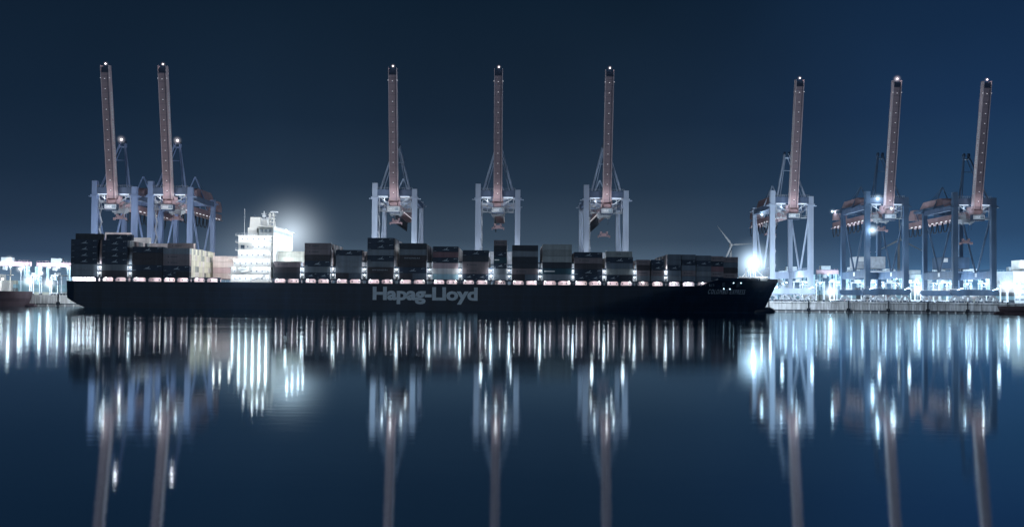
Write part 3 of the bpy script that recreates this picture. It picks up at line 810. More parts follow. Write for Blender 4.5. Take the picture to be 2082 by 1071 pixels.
# ---------------------------------------------------------------- gantry cranes
def build_crane():
    R = empty('container_crane', (0, 0, QZ)); hx = 10.5
    Z1 = 59.8
    for sx_ in (-1, 1):
        for yy in (0, 35):
            l = MB(); top = 66.6 if (sx_ < 0 and yy == 0) else (63.6 if yy == 0 else 61)
            x = sx_*hx; w = 1.4 if yy == 0 else 1.15
            l.prism([(x-w, 13.4), (x+w, 13.4), (x+w, Z1-1.2), (x-w, Z1-1.2)], 'y', yy-1.0, yy+1.0)
            l.box(x-w-.55, x+w+.55, yy-1.5, yy+1.5, Z1-1.19, Z1-.5)
            l.box(x-w+.05, x+w-.05, yy-1.2, yy+1.2, Z1-.49, top)
            l.box(x+sx_*w, x+sx_*(w+1.8), yy-.8, yy+.8, Z1-1.6, Z1-1.2)
            l.build('leg', 'crane_blue', R)
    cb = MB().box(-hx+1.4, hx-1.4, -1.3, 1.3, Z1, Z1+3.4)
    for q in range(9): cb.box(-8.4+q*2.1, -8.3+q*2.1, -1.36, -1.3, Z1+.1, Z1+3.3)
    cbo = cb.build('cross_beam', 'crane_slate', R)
    r = MB()
    for q in range(19): r.box(-9.2+q*1.03, -9.12+q*1.03, -1.3, -1.22, Z1+3.4, Z1+4.5)
    r.box(-9.2, 9.3, -1.3, -1.24, Z1+4.45, Z1+4.52).box(-9.2, 9.3, -1.3, -1.24, Z1+3.95, Z1+4.0); r.build('railing', 'crane_grey', cbo)
    MB().box(-hx+1.1, hx-1.1, 34, 36, Z1-2.5, Z1+.8).build('cross_beam', 'crane_blue', R)
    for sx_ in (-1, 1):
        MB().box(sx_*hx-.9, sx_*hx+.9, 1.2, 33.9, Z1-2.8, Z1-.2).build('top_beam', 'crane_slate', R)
        b = MB().box(sx_*hx-.95, sx_*hx+.95, 1.01, 33.8, 19.4, 23.4)
        for q in range(16): b.box(sx_*hx-.95, sx_*hx-.88, 1.5+q*2.1, 1.56+q*2.1, 23.4, 24.6); b.box(sx_*hx+.88, sx_*hx+.95, 1.5+q*2.1, 1.56+q*2.1, 23.4, 24.6)
        for s2 in (-.93, .9): b.box(sx_*hx+s2, sx_*hx+s2+.05, 1.5, 33.4, 24.5, 24.58); b.box(sx_*hx+s2, sx_*hx+s2+.05, 1.5, 33.4, 24.0, 24.05)
        bo = b.build('portal_beam', 'crane_blue', R)
        MB().box(sx_*hx-.99, sx_*hx-.96, 15, 17.2, 20.6, 22.8).box(sx_*hx+.96, sx_*hx+.99, 15, 17.2, 20.6, 22.8).build('number_plate', 'letter_white', bo)
        for y0 in (2.0, 33.0):
            MB().tube([(sx_*hx, y0, 54.5), (sx_*hx, 17.5 + (-.9 if y0 < 9 else .9), 23.5)], .55, 8).build('brace', 'crane_blue', R)
    MB().box(-hx+1, hx-1, 33.9, 35.9, 19.4, 23.4).build('portal_beam', 'crane_blue', R)
    for yy in (0, 35):
        s = MB().prism([(-13.2, 11.6), (-11.5, 10.0), (11.5, 10.0), (13.2, 11.6), (12.6, 13.2), (-12.6, 13.2)], 'y', yy-1.1, yy+1.1)
        so_ = s.build('sill_beam', 'crane_blue', R)
        r = MB()
        for q in range(13): r.box(-12+q*2, -11.9+q*2, yy-1.1, yy-1.02, 13.3, 14.5)
        r.box(-12.2, 12.2, yy-1.1, yy-1.04, 14.4, 14.48)
        for q in range(12): r.beam((-12+q*2, yy-1.07, 13.4), (-10+q*2, yy-1.07, 14.4), .07)
        r.build('railing', 'crane_grey', so_)
        for cx in (-10.4, -3.6, 3.6, 10.4) if yy == 0 else (-9.5, 9.5):
            g = MB()
            g.prism([(cx-.5, 10.0), (cx+.5, 10.0), (cx+2.6, 8.2), (cx+2.6, 7.7), (cx+1.9, 7.7), (cx, 9.2), (cx-1.9, 7.7), (cx-2.6, 7.7), (cx-2.6, 8.2)], 'y', yy-.6, yy+.6)
            for c2 in (cx-1.75, cx+1.75):
                g.prism([(c2-.3, 7.9), (c2+.3, 7.9), (c2+1.25, 7.0), (c2+1.25, 6.6), (c2+.8, 6.6), (c2, 7.2), (c2-.8, 6.6), (c2-1.25, 6.6), (c2-1.25, 7.0)], 'y', yy-.5, yy+.5)
            go = g.build('bogie', 'crane_grey', R)
            for wx in (cx-2.6, cx-.9, cx+.9, cx+2.6):
                MB().tube([(wx, yy-.25, 6.55), (wx, yy+.25, 6.55)], .5, 10).build('wheel', 'crane_dark', go)
    # machinery house on the rear portal
    mh = MB().box(-8, 8, 20, 31, 25.2, 32).box(-9, 9.5, 19, 33, 23.45, 24.0)
    for q in range(10): mh.box(-7.6+q*1.6, -7.5+q*1.6, 19.94, 20, 25.3, 31.9)
    mo = mh.build('machinery_house', 'crane_grey', R)
    MB().box(-7.4, -4.4, 19.9, 19.95, 29.2, 31.4).build('number_plate', 'letter_white', mo)
    gb = MB()
    for q in range(14): gb.box(-9+q*1.4, -8.9+q*1.4, 19, 19.08, 24, 25.1)
    gb.box(-9, 9.5, 19, 19.06, 25.05, 25.12); gb.build('railing', 'crane_grey', mo)
    # girder running landward and cable loops
    gd = MB().box(-1.7, 1.7, 3, 76, 52.8, 56.4)
    for q in range(24): gd.box(-1.76, 1.76, 4+q*3.05, 4.15+q*3.05, 52.75, 56.45)
    gd.box(-2.9, -1.76, 6, 76, 52.6, 52.75).box(1.76, 2.9, 6, 76, 52.6, 52.75)
    gdo = gd.build('girder', 'girder_red', R)
    for q in range(9):
        y0 = 18 + q*6.3; pts = []
        for t in range(9):
            u = t/8; pts.append((-2.3, y0 + u*5.6, 52.6 - 5.4*(1-(2*u-1)**4)))
        MB().tube(pts, .3, 5).build('cable_loop', 'rubber', gdo)
    for q in range(12):
        y0 = 8 + q*5.4; MB().box(-2.95, -2.75, y0, y0+2.2, 52.75, 53.2).build('lamp', 'lamp_dim', gdo)
        MB().box(2.75, 2.95, y0, y0+2.2, 52.75, 53.2).build('lamp', 'lamp_dim', gdo)
    # hoist house with a bevelled back, ballast box
    hh = MB().prism([(28, 61.5), (56, 61.5), (56, 63.2), (51.5, 66.8), (30, 66.8), (28, 65.5)], 'x', -3.6, 3.6)
    ho = hh.build('hoist_house', 'girder_red', R)
    MB().box(-4.8, 4.8, 24, 62, 60.9, 61.45).box(-4.8, -4.7, 24, 62, 61.45, 62.5).build('platform', 'crane_blue', ho)
    for y in (26, 38, 50, 61):
        for sx_ in (-1, 1): MB().beam((sx_*3.5, y, 60.9), (sx_*2, y, 56.4), .35).build('girder_hanger', 'crane_blue', R)
    MB().prism([(64, 57.5), (72, 57.5), (72, 60), (69.5, 63.5), (64, 63.5)], 'x', -3.2, 3.2).build('ballast_box', 'girder_red', R)
    # A-frames and stays
    a = MB(); ap = (0, 8, 88.5)
    for sx_ in (-1, 1):
        a.tube([(sx_*7.7, .2, 63.3), (sx_*1.1, ap[1], ap[2])], .52, 8); a.tube([(sx_*6.0, .9, 63.3), (sx_*.6, ap[1]+.8, ap[2]-2)], .26, 6)
    a.beam((-3.1, 5.3, 78.5), (3.1, 5.3, 78.5), .3); a.box(-1.6, 1.6, 6.8, 9.6, 86.0, 86.3); a.box(-1.7, -1.5, 6.8, 9.6, 86.3, 88); a.box(1.5, 1.7, 6.8, 9.6, 86.3, 88)
    ao = a.build('a_frame', 'crane_blue', R)
    for sx_ in (-1, 1): MB().tube([(sx_*1.3-.35, 8, 88.2), (sx_*1.3+.35, 8, 88.2)], 1.25, 12).build('sheave', 'crane_dark', ao)
    b = MB()
    for sx_ in (-1, 1): b.tube([(sx_*5.6, 34.6, 60.8), (sx_*.1, 35, 74)], .36, 8)
    b.build('rear_frame', 'crane_blue', R)
    st = MB()
    for sx_ in (-1, 1):
        st.tube([(sx_*.35, 35, 73.8), (sx_*1.5, 70, 56.5)], .14, 5)
        st.tube([(sx_*7.9, .5, 63.4), (sx_*5.4, 34.5, 60.9)], .12, 5)
    st.build('stay', 'crane_slate', R)
    # boom, raised
    A = Vector((0, -2.6, 57.2)); Bt = Vector((0, -12.8, 121.2)); d = (Bt-A).normalized(); nrm = Vector((0, -d.z, d.y)).normalized()  # nrm points to the water
    if nrm.y > 0: nrm = -nrm
    bm_ = MB()
    def bpt(x, n, t): return A + d*t + nrm*n + Vector((x,0,0))
    TL = (Bt-A).length
    def bbox(m, x0, x1, n0, n1, t0, t1, mi=0):
        p = [bpt(x,n,t) for t in (t0,t1) for x,n in ((x0,n1),(x1,n1),(x1,n0),(x0,n0))]
        m.poly(p, [(3,2,1,0),(4,5,6,7),(0,1,5,4),(1,2,6,5),(2,3,7,6),(3,0,4,7)], mi)
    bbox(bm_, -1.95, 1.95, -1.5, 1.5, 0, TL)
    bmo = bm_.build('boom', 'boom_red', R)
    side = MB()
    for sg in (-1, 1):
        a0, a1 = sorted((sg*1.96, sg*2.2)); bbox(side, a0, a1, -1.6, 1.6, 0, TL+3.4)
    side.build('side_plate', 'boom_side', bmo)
    rails = MB(); bbox(rails, 1.2, 1.42, 1.5, 1.62, 0, TL); bbox(rails, -1.95, 1.95, 1.5, 1.58, TL-.3, TL-.05)
    for q in range(24): bbox(rails, -1.95, 1.95, 1.5, 1.535, 1.2+q*2.8, 1.26+q*2.8)
    rails.build('trolley_rail', 'crane_dark', bmo)
    tip = MB(); bbox(tip, -1.95, 1.95, -1.5, .2, TL+.01, TL+2.5); bbox(tip, -1.9, 1.9, .6, .7, TL, TL+2.7)
    tip.build('boom_tip', 'crane_dark', bmo)
    tl = MB(); tl.tube([bpt(.1, .3, TL+2.5), bpt(.1, .3, TL+4.0)], .1, 5); tl.build('lamp_post', 'crane_dark', bmo)
    p = bpt(.1, .3, TL+4.2)
    to = MB().ball(p, .33, 8, 6).build('tip_lamp', 'lamp_pink', bmo)
    light(p + Vector((0,-1,0)), 60, (1,.85,.9), .5, R)
    for q in range(12):
        c = bpt(-.1, 1.66, 4.2 + q*5.2)
        MB().box(c.x-.22, c.x+.22, c.y-.15, c.y+.05, c.z-.2, c.z+.2).build('boom_lamp', 'boom_dot', bmo)
        MB().box(c.x-.30, c.x+.34, c.y-.04, c.y+.12, c.z-.62, c.z-.22).build('lamp_bracket', 'crane_dark', bmo)
    for q in (3.0,):
        for x in (-2.3, 2.3):
            c = bpt(x, 1.5, TL-q); MB().box(c.x-.18, c.x+.18, c.y-.15, c.y+.15, c.z-.2, c.z+.2).build('boom_lamp', 'boom_dot', bmo)
    # lettering on both sides, reading along the boom
    txt = 'CONTAINER TERMINAL ALTENWERDER'
    uv, fs = fit_text(txt, 44, 1.9, .02)
    MB().poly([bpt(2.24, -1.0 + v, TL - 10 - u) for u, v in uv], fs).build('lettering', 'letter_white', bmo)
    e = MB(); e.poly([bpt(-2.24, -1.0 + v, 8 + u) for u, v in uv], [f[::-1] for f in fs]); e.build('lettering', 'letter_white', bmo)
    # hinge, foot of the boom
    hg = MB().box(-2.5, -2.25, -4.4, 3.2, 54.6, 58.6).box(2.25, 2.5, -4.4, 3.2, 54.6, 58.6).box(-1.9, 1.9, -4.2, 3, 53.2, 56.2)
    hg.tube([(-3, -2.6, 57.0), (3, -2.6, 57.0)], .7, 12); hg.build('hinge', 'girder_red', R)
    # truss and walkways under the front beam
    for sg in (-1, 1):
        t = MB()
        t.beam((sg*9, 0, Z1-.1), (sg*2.6, .5, 55.6), .35); t.beam((sg*9, 0, Z1-.8), (sg*2.4, 0, Z1-.8), .3)
        t.beam((sg*8.2, 0, Z1-.9), (sg*8.2, 0, 52.4), .3); t.beam((sg*8.2, .4, 52.4), (sg*3, .4, 51.2), .3); t.beam((sg*5.5, 0, Z1-.9), (sg*5.5, 0, 52), .2)
        t.box(min(sg*3, sg*8.6), max(sg*3, sg*8.6), -.6, 2, 51.7, 51.9)
        for q in range(8):
            x = sg*(3+q*.78); t.box(x-.04, x+.04, -.6, -.52, 51.9, 53.0)
        t.beam((sg*3, -.56, 53), (sg*8.6, -.56, 53), .07); t.beam((sg*3, -.56, 52.5), (sg*8.6, -.56, 52.5), .05)
        for q in range(3): t.tube([(sg*(3.2+q*1.8), 2.5, 54+q*.7), (sg*(4.4+q*1.6), 2.5, 55+q*.5)], .5, 8)
        t.build('walkway', 'crane_grey', R)
    for x0, x1 in ((2.9, 7.9), (-8.6, -3.6)):
        MB().box(x0, x1, -1.25, -1.0, Z1-.5, Z1-.22).build('tube_lamp', 'lamp_tube', R)
    # stair tower on the left leg
    s = MB()
    for q in range(11):
        z = 14 + q*3.9
        xx = -hx + 2.0
        a_, b_ = ((xx, 1.2), (xx, 3.6)) if q % 2 else ((xx, 3.6), (xx, 1.2))
        if z < 56: s.beam((a_[0], a_[1], z), (b_[0], b_[1], z+3.9), .7, .12); s.box(xx-.5, xx+.5, b_[1]-.5, b_[1]+.5, z+3.85, z+3.95); s.beam((a_[0]-.35, a_[1], z+1), (b_[0]-.35, b_[1], z+4.9), .06)
    s.build('stairway', 'crane_grey', R)
    # trolley with cab, ropes and spreader
    tg = MB().box(-3.6, 3.6, 3.5, 9.5, 51.2, 52.3).box(-3.2, 3.2, 4, 9, 50.4, 51.2)
    for sg in (-1, 1): tg.beam((sg*3.2, 4, 51), (sg*2.6, 4, 54), .3).beam((sg*3.2, 9, 51), (sg*2.6, 9, 54), .3); tg.tube([(sg*1.8, 6, 50.3), (sg*2.8, 6, 50.3)], .8, 10)
    tgo = tg.build('trolley', 'crane_grey', R)
    for i, x in enumerate((-2.4, 2.4)):
        for y in (5, 8): MB().tube([(x, y, 50.6), (x*.9, y, 46.4)], .07, 4).build('hoist_rope', 'crane_dark', tgo)
    sp = MB().box(-3.1, 3.1, 5.9, 7.1, 43.6, 44.3).box(-3.3, -2.9, 5.4, 7.6, 43.0, 44.2).box(2.9, 3.3, 5.4, 7.6, 43.0, 44.2)
    sp.box(-1.3, 1.3, 5.7, 7.3, 44.3, 45.4).tube([(-2.0, 6.5, 45.6), (-1.2, 6.5, 45.6)], .8, 10).tube([(1.2, 6.5, 45.6), (2.0, 6.5, 45.6)], .8, 10).beam((-2.6, 6.5, 44.3), (-1, 6.5, 46.2), .25).beam((2.6, 6.5, 44.3), (1, 6.5, 46.2), .25)
    for q in range(5): sp.box(-2.6+q*1.2, -2.2+q*1.2, 5.8, 5.9, 43.7, 44.2, 0)
    sp.build('spreader', 'girder_red', tgo)
    # cab under the boom foot
    c = MB().box(-3.3, 3.3, -5.2, -2.4, 51.1, 53.9)
    co = c.build('operator_cab', 'crane_grey', R)
    MB().box(-3.0, 3.0, -5.26, -5.21, 51.4, 51.6).box(-3.0, 3.0, -5.26, -5.21, 53.4, 53.6).box(-3.0, -2.8, -5.26, -5.21, 51.6, 53.4).box(2.8, 3.0, -5.26, -5.21, 51.6, 53.4).build('window_frame', 'letter_white', co)
    MB().box(-2.7, .9, -5.24, -5.2, 51.7, 53.3).build('sign_panel', 'crane_grey', co)
    MB().box(1.0, 2.5, -5.25, -5.2, 51.7, 53.3).build('window', 'house_glass', co)
    uv, fs = fit_text('HHLA', 2.9, .95, .02); MB().poly([(-2.35+u, -5.27, 52.0+v) for u, v in uv], fs).build('lettering', 'letter_white', co)
    gr = MB().box(-3.2, 3.2, -5.0, -2.6, 50.5, 51.0)
    for q in range(6): gr.box(-3.1+q*1.2, -3.0+q*1.2, -5, -4.9, 50, 51.1)
    gr.build('cab_frame', 'crane_dark', co)
    MB().box(-7.6, -4.6, -.5, 2, 51.9, 53.9).build('side_cabin', 'crane_grey', R)
    return R
crane0 = build_crane()
CR = [  # px of the middle at beam height, quay line, body colour, label, power, extras
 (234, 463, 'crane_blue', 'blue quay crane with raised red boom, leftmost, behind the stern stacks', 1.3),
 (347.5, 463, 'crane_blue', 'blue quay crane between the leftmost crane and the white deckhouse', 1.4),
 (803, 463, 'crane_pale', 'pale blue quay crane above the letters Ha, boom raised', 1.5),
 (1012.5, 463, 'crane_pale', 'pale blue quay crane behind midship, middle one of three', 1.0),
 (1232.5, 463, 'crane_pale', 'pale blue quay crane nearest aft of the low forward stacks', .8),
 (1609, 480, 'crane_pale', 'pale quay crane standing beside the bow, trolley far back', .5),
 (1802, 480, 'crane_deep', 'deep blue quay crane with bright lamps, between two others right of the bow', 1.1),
 (1980, 480, 'crane_deep', 'deep blue quay crane with raised boom, rightmost of all', .35),
]
GR_C = 'container cranes with raised booms along the quay'
KILL = []
trees = [crane0] + [copy_tree(crane0) for _ in CR[1:]]
def descend(o, cm):
    out = [o]
    for c in cm.get(o.name, []): out += descend(c, cm)
    return out
cm_ = {}
for o in bpy.data.objects:
    if o.parent: cm_.setdefault(o.parent.name, []).append(o)
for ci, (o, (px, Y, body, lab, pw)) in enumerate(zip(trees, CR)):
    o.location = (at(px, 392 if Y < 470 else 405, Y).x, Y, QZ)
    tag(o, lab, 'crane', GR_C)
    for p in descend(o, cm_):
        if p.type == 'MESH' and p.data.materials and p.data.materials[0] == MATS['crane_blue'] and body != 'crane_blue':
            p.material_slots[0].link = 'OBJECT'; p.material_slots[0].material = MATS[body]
        n = p.name.split('.')[0]
        if n == 'trolley':
            dy = [0, 2, -1, 0, 4, 33, 0, 2][ci]; p.location.y += dy
        if n == 'side_cabin' and ci not in (6, 7): p.scale = (.6, .6, .6); p.location = (0 - 3.2, .2, 21.5)
        if n == 'spreader': p.location.z += [3.5, 3.5, 2.2, 0, -3.5, 2, 2, -4.5][ci]
        if n == 'hoist_rope' and ci in (4, 7): p.scale.z = 1; 
        if n == 'operator_cab' and ci != 2:
            p.material_slots[0].link = 'OBJECT'; p.material_slots[0].material = MATS['crane_dark']
        if n == 'machinery_house' and ci == 5: KILL.append(p)
        if n == 'machinery_house' and ci == 7:
            p.material_slots[0].link = 'OBJECT'; p.material_slots[0].material = MATS['crane_deep']
    b = o.location
    col = (.88,.94,1) if ci < 5 else (.70,.86,1)
    def cl_(x, y, z, p, r=.35): light((b.x+x, b.y+y, z), p*pw, col, r, o)
    cl_(4.5, -.6, 58.0, 1300); cl_(-5.5, -.6, 58.0, 1300)
    cl_(0, -9, 51.0, 900); cl_(5, 14, 50.5, 1500); cl_(-6, 16, 50.5, 1500)
    cl_(8, -10, 32, 2300, .8); cl_(-8, -10, 32, 2300, .8)
    for lx in (-6, 6):
        MB().box(b.x+lx-.3, b.x+lx+.3, b.y+18, b.y+18.4, 17.6, 18).build('wall_fill_lamp', 'lamp_blue' if ci > 4 else 'lamp_white', o) if False else None
        light((b.x+lx, b.y+15, 17.0), (2500 if ci == 6 else 7000) if ci > 4 else 3000, col, .5, o)
        if ci > 4:  # added lamps and fill lights that brighten the quay wall and bogies
            light((b.x+lx*1.6, b.y-12.5, 13.5), (4600, 1500, 2600)[ci-5], col, .4, o)
            MB().beam((b.x+lx*1.6, b.y-1, 12.9), (b.x+lx*1.6, b.y-5.5, 13.6), .2).box(b.x+lx*1.6-.4, b.x+lx*1.6+.4, b.y-5.9, b.y-5.5, 13.4, 13.9).build('wall_fill_lamp', 'lamp_blue', o)
    light((b.x, b.y-9, 60), 650, (1,.9,.9), .4, o)
for p in KILL:
    for q in descend(p, {k: list(v) for k, v in cm_.items()})[::-1]: bpy.data.objects.remove(q)
def extra_lamp(px, py, Y, parent, r, power, hr, hs, m='lamp_white', col=(.8,.92,1), name='lamp'):
    p = at(px, py, Y); ob = MB().ball(p, r, 10, 8).build(name, m, parent)
    light(p + Vector((0, -r-.3, 0)), power, col, r, parent)
    if hr: halo(p + Vector((0,-.5,0)), hr, hs, col, ob, fall=3.4, name='lamp_glow')
extra_lamp(247, 284, 469, trees[0], .5, 150, 3.2, .5, 'lamp_pink', (.9,.85,.9))
extra_lamp(361, 286, 469, trees[1], .5, 150, 3.2, .5, 'lamp_pink', (.9,.85,.9))
extra_lamp(1784, 404, 477, trees[6], .5, 1500, 4.0, .7, 'lamp_blue', (.65,.85,1))
extra_lamp(1773, 468, 478, trees[6], .6, 2500, 5.0, .8, 'lamp_blue', (.65,.85,1))
extra_lamp(1812, 424, 474, trees[6], .4, 700, 2.6, .6, 'lamp_blue', (.65,.85,1))
extra_lamp(1692, 430, 548, trees[6], .5, 900, 2.6, .6, 'lamp_blue', (.65,.85,1))
extra_lamp(1549, 436, 500, trees[5], .5, 1600, 3.0, .5, 'lamp_blue', (.65,.85,1))
for t_, px, py, Y, c_ in ((trees[0], 217, 126, 449, 0), (trees[1], 342, 129, 449, 0), (trees[2], 803, 132, 449, 0), (trees[3], 1018, 134, 449, 0),
                      (trees[4], 1241, 139, 449, 0), (trees[5], 1626, 150, 466, 0), (trees[6], 1821, 154, 466, 1), (trees[7], 2002, 161, 466, 0)):
    p = t_.location + Vector((.1, -13.4, 125.4 - QZ)); halo(p, 2.8 if c_ else 1.6, .8, (1,.86,.9), t_, fall=3.5, name='lamp_glow')

# ---------------------------------------------------------------- the yard behind
def yard_gantry(p0, p1, ytop, Y, m, lamps, label, truss=True):
    a, b = at(p0, ytop, Y), at(p1, ytop, Y); zt = (a.z+b.z)/2; x0, x1 = a.x, b.x
    R = empty('yard_gantry', ((x0+x1)/2, Y, QZ)); tag(R, label, 'gantry crane', 'yard gantries behind the quay cranes')
    g = MB().box(x0, x1, Y-1, Y+1, zt-3.0, zt); x = x0
    while x < x1: g.box(x, x+.15, Y-1.06, Y-1, zt-2.9, zt-.1); x += 3
    x = x0
    while x < x1: g.box(x, x+.1, Y-1, Y-.9, zt, zt+1.1); x += 2.2
    g.box(x0, x1, Y-1, Y-.93, zt+1.05, zt+1.12)
    g.build('girder', m, R)
    for xx in (x0+2, x1-2):
        l = MB()
        for yy in (Y-1, Y+11):
            l.box(xx-.8, xx+.8, yy-.6, yy+.6, QZ+1, zt-3.01)
        l.box(xx-.7, xx+.7, Y-.4, Y+10.4, QZ+1.2, QZ+2.4)
        if truss:
            z = QZ + 3
            while z < zt - 6: l.beam((xx-1.9, Y-1.4, z), (xx+1.9, Y-1.4, z+3), .22).beam((xx+1.9, Y-1.45, z), (xx-1.9, Y-1.45, z+3), .22); z += 3
            l.box(xx-2.1, xx-1.8, Y-1.6, Y-1.2, QZ+1, zt-3.01).box(xx+1.8, xx+2.1, Y-1.6, Y-1.2, QZ+1, zt-3.01)
        l.build('leg', 'yard_cyan', R)
    xm = x0 + (x1-x0)*random.uniform(.35,.65)
    MB().box(xm-3.5, xm+3.5, Y-2, Y+3, zt+.3, zt+3.2).build('trolley', 'yard_pale', R)
    MB().box(xm-2.0, xm+.4, Y-2.5, Y-.5, zt-6, zt-3.4).build('operator_cab', 'yard_pale', R)
    for k in range(lamps):
        x = x0 + (k+.5)*(x1-x0)/lamps
        q = MB().ball((x, Y-1.8, zt-3.6), .42, 8, 6).build('lamp', 'lamp_blue' if x0 > 0 else 'lamp_white', R)
        light((x, Y-2.6, zt-4.3), 14000, (.66,.86,1) if x0 > 0 else (.85,.95,1), .6, R)
        halo((x, Y-2, zt-3.7), 3.2, .35, (.55,.80,1) if x0 > 0 else (.75,.9,1), q, fall=3, name='lamp_glow')
YG = [
 (-40, 63, 532, 640, 'yard_pink', 4, 'pinkish yard gantry at the far left edge'),
 (76, 150, 534, 650, 'yard_pink', 4, 'pinkish yard gantry just left of the ship stern'),
 (1583, 1652, 551, 640, 'yard_pale', 3, 'pale yard gantry behind the crane beside the bow'),
 (1660, 1704, 549, 660, 'yard_pink', 1, 'small pink yard gantry in the gap between two quay cranes'),
 (1716, 1762, 552, 640, 'yard_pale', 2, 'pale yard gantry behind the left legs of the lamp-lit blue crane'),
 (1768, 1838, 556, 625, 'yard_pale', 2, 'pale yard gantry framed by the lamp-lit blue crane'),
 (1850, 1872, 558, 650, 'yard_pale', 1, 'narrow pale yard gantry between the two deep blue cranes'),
 (1880, 1936, 557, 640, 'yard_pale', 2, 'pale yard gantry behind the rightmost crane left legs'),
 (1950, 2014, 556, 620, 'yard_pale', 3, 'pale yard gantry framed by the rightmost crane front legs'),
 (2026, 2120, 552, 640, 'yard_cyan', 3, 'pale blue yard gantry at the far right edge'),
]
for g in YG: yard_gantry(*g)
# yard stacks
YCOL = 'WYVLCSWYGP'
yi = 0
def yard_stack(px, Y, n, place, L=12.2):
    global yi
    p = at(px, 600, Y)
    for t in range(n):
        k = random.choice(YCOL); 
        container(k, p.x, Y, QZ + .02 + t*2.6, L, 2.57, f'{CN[k]} yard container, {["bottom", "second", "third", "fourth", "top"][t]} tier, {place}', 'containers stacked in the yard', None)
        yi += 1
LS = 'stack at left behind quay'
for q, px in enumerate((-4, 32, 68, 104)): yard_stack(px, 600+8*(q % 2), random.choice([3,4]), f'{ORD[q]} {LS}'.replace('first', 'leftmost'))
RS = [1596, 1632, 1668, 1704, 1740, 1776, 1812, 1846, 1882, 1918, 1954, 1990, 2026]
for q, px in enumerate(RS): yard_stack(px, 590 + 6*((q*2) % 3), [2,2,3,2,4,3,3,4,2,4,2,3,4][q], f'{ORD[q]} yard stack right of the bow')
# light poles with floodlight heads
def light_pole(px, Y, z, label, power, hr, m='lamp_blue', col=(.74,.89,1), hs=.5):
    b = at(px, 600, Y); x = b.x
    R = empty('light_pole', (x, Y, QZ)); tag(R, label, 'lamp post', 'floodlight poles on the quay')
    MB().tube([(x, Y, QZ), (x, Y, z)], [.22, .14], 8).box(x-.4, x+.4, Y-.4, Y+.4, QZ, QZ+.5).build('pole', 'crane_grey', R)
    MB().box(x-1.0, x+1.0, Y-.5, Y-.1, z, z+.7).build('lamp_housing', 'crane_grey', R)
    l = MB().box(x-.85, x+.85, Y-.62, Y-.52, z+.05, z+.65).build('lamp_lens', m, R)
    light((x, Y-1.6, z+.2), power*3.6, col, .7, R)
    halo((x, Y-1, z+.3), hr*.95, hs*1.2, tuple(.5*c+.45 for c in col), l, fall=3, name='lamp_glow')
for i, (px, Y, z, p, r) in enumerate([(1604, 520, 12.5, 7000, 5), (1644, 520, 12.5, 8000, 6), (1688, 530, 12, 9000, 7), (1722, 520, 12, 6000, 5), (1770, 540, 12.5, 7000, 6),
        (1866, 520, 12.5, 7000, 6), (1901, 520, 12.5, 6000, 5), (1941, 530, 13, 9000, 7), (1975, 520, 12, 6000, 5), (2046, 540, 16, 9000, 7), (2068, 560, 14, 7000, 6)]):
    light_pole(px, Y, z, f'bright floodlight pole on the quay, {ORD[i]} one right of the bow', p, r)
for i, (px, Y, z, p, r) in enumerate([(20, 560, 28, 9000, 4.5), (42, 540, 22, 6000, 4), (60, 520, 14, 8000, 6), (101, 530, 13, 7000, 6), (84, 560, 20, 5000, 3.5)]):
    light_pole(px, Y, z, f'bright floodlight pole at the left of the stern, {ORD[i]} one listed from the edge'.replace(' listed', ''), p, r, 'lamp_white', (.82,.93,1))
def build_carrier():
    R = empty('straddle_carrier', (0, 0, QZ))
    f = MB()
    for sx_ in (-1, 1):
        for y in (-4, 4): f.box(sx_*2.3-.25, sx_*2.3+.25, y-.3, y+.3, 7, 18)
        f.box(sx_*2.3-.3, sx_*2.3+.3, -4.8, 4.8, 7.0, 7.6); f.box(sx_*2.3-.35, sx_*2.3+.35, -4.6, 4.6, 18, 18.7)
    for y in (-4, 4): f.box(-2.0, 2.0, y-.3, y+.3, 18.02, 18.66)
    f.box(-2.6, -1.0, -2, 2, 18.71, 20.0).box(-1.9, 1.9, -3.4, -.6, 16.0, 16.5)
    f.build('frame', 'yard_pale', R)
    MB().box(1.2, 2.6, -5.6, -4.4, 15.2, 17.4).build('operator_cab', 'yard_cyan', R)
    for sx_ in (-1, 1):
        for y in (-3.8, -1.3, 1.3, 3.8): MB().tube([(sx_*2.3-.25, y, 6.75), (sx_*2.3+.25, y, 6.75)], .72, 10).build('wheel', 'rubber', R)
    MB().box(-2.7, -2.2, -4.45, -4.32, 16.6, 17.1).box(-.6, .6, -4.45, -4.32, 17.4, 17.8).build('lamp', 'lamp_blue', R)
    return R
cc = build_carrier()
spots = [(1590, 545, 'just right of the bow tip'), (1629, 538, 'between the legs of the crane beside the bow'), (1667, 548, 'right of the crane beside the bow'),
         (1699, 536, 'left of the lamp-lit blue crane'), (1741, 552, 'behind the left legs of the lamp-lit crane'), (1783, 540, 'left between front legs of the lamp-lit crane'),
         (1817, 550, 'right between front legs of the lamp-lit crane'), (1856, 538, 'right of the lamp-lit crane'), (1893, 546, 'left of the rightmost crane'),
         (1926, 538, 'just left of the front leg of the rightmost crane'), (1963, 548, 'left between front legs of the rightmost crane'), (2001, 540, 'right between front legs of the rightmost crane'),
         (2034, 548, 'right of the rightmost crane'), (74, 548, 'right of the left ship bow'), (121, 540, 'just left of the ship stern')]
for i, (px, Y, w) in enumerate(spots):
    o = cc if i == 0 else copy_tree(cc)
    o.location = (at(px, 600, Y).x, Y, QZ); o.rotation_euler.z = math.radians(random.choice([0, 90, 20, -15]))
    tag(o, 'pale straddle carrier ' + w, 'straddle carrier', 'straddle carriers on the quay')
    light((o.location.x, Y-9, 17), 3000, (.76,.90,1) if px > 900 else (.88,.95,1), .4)
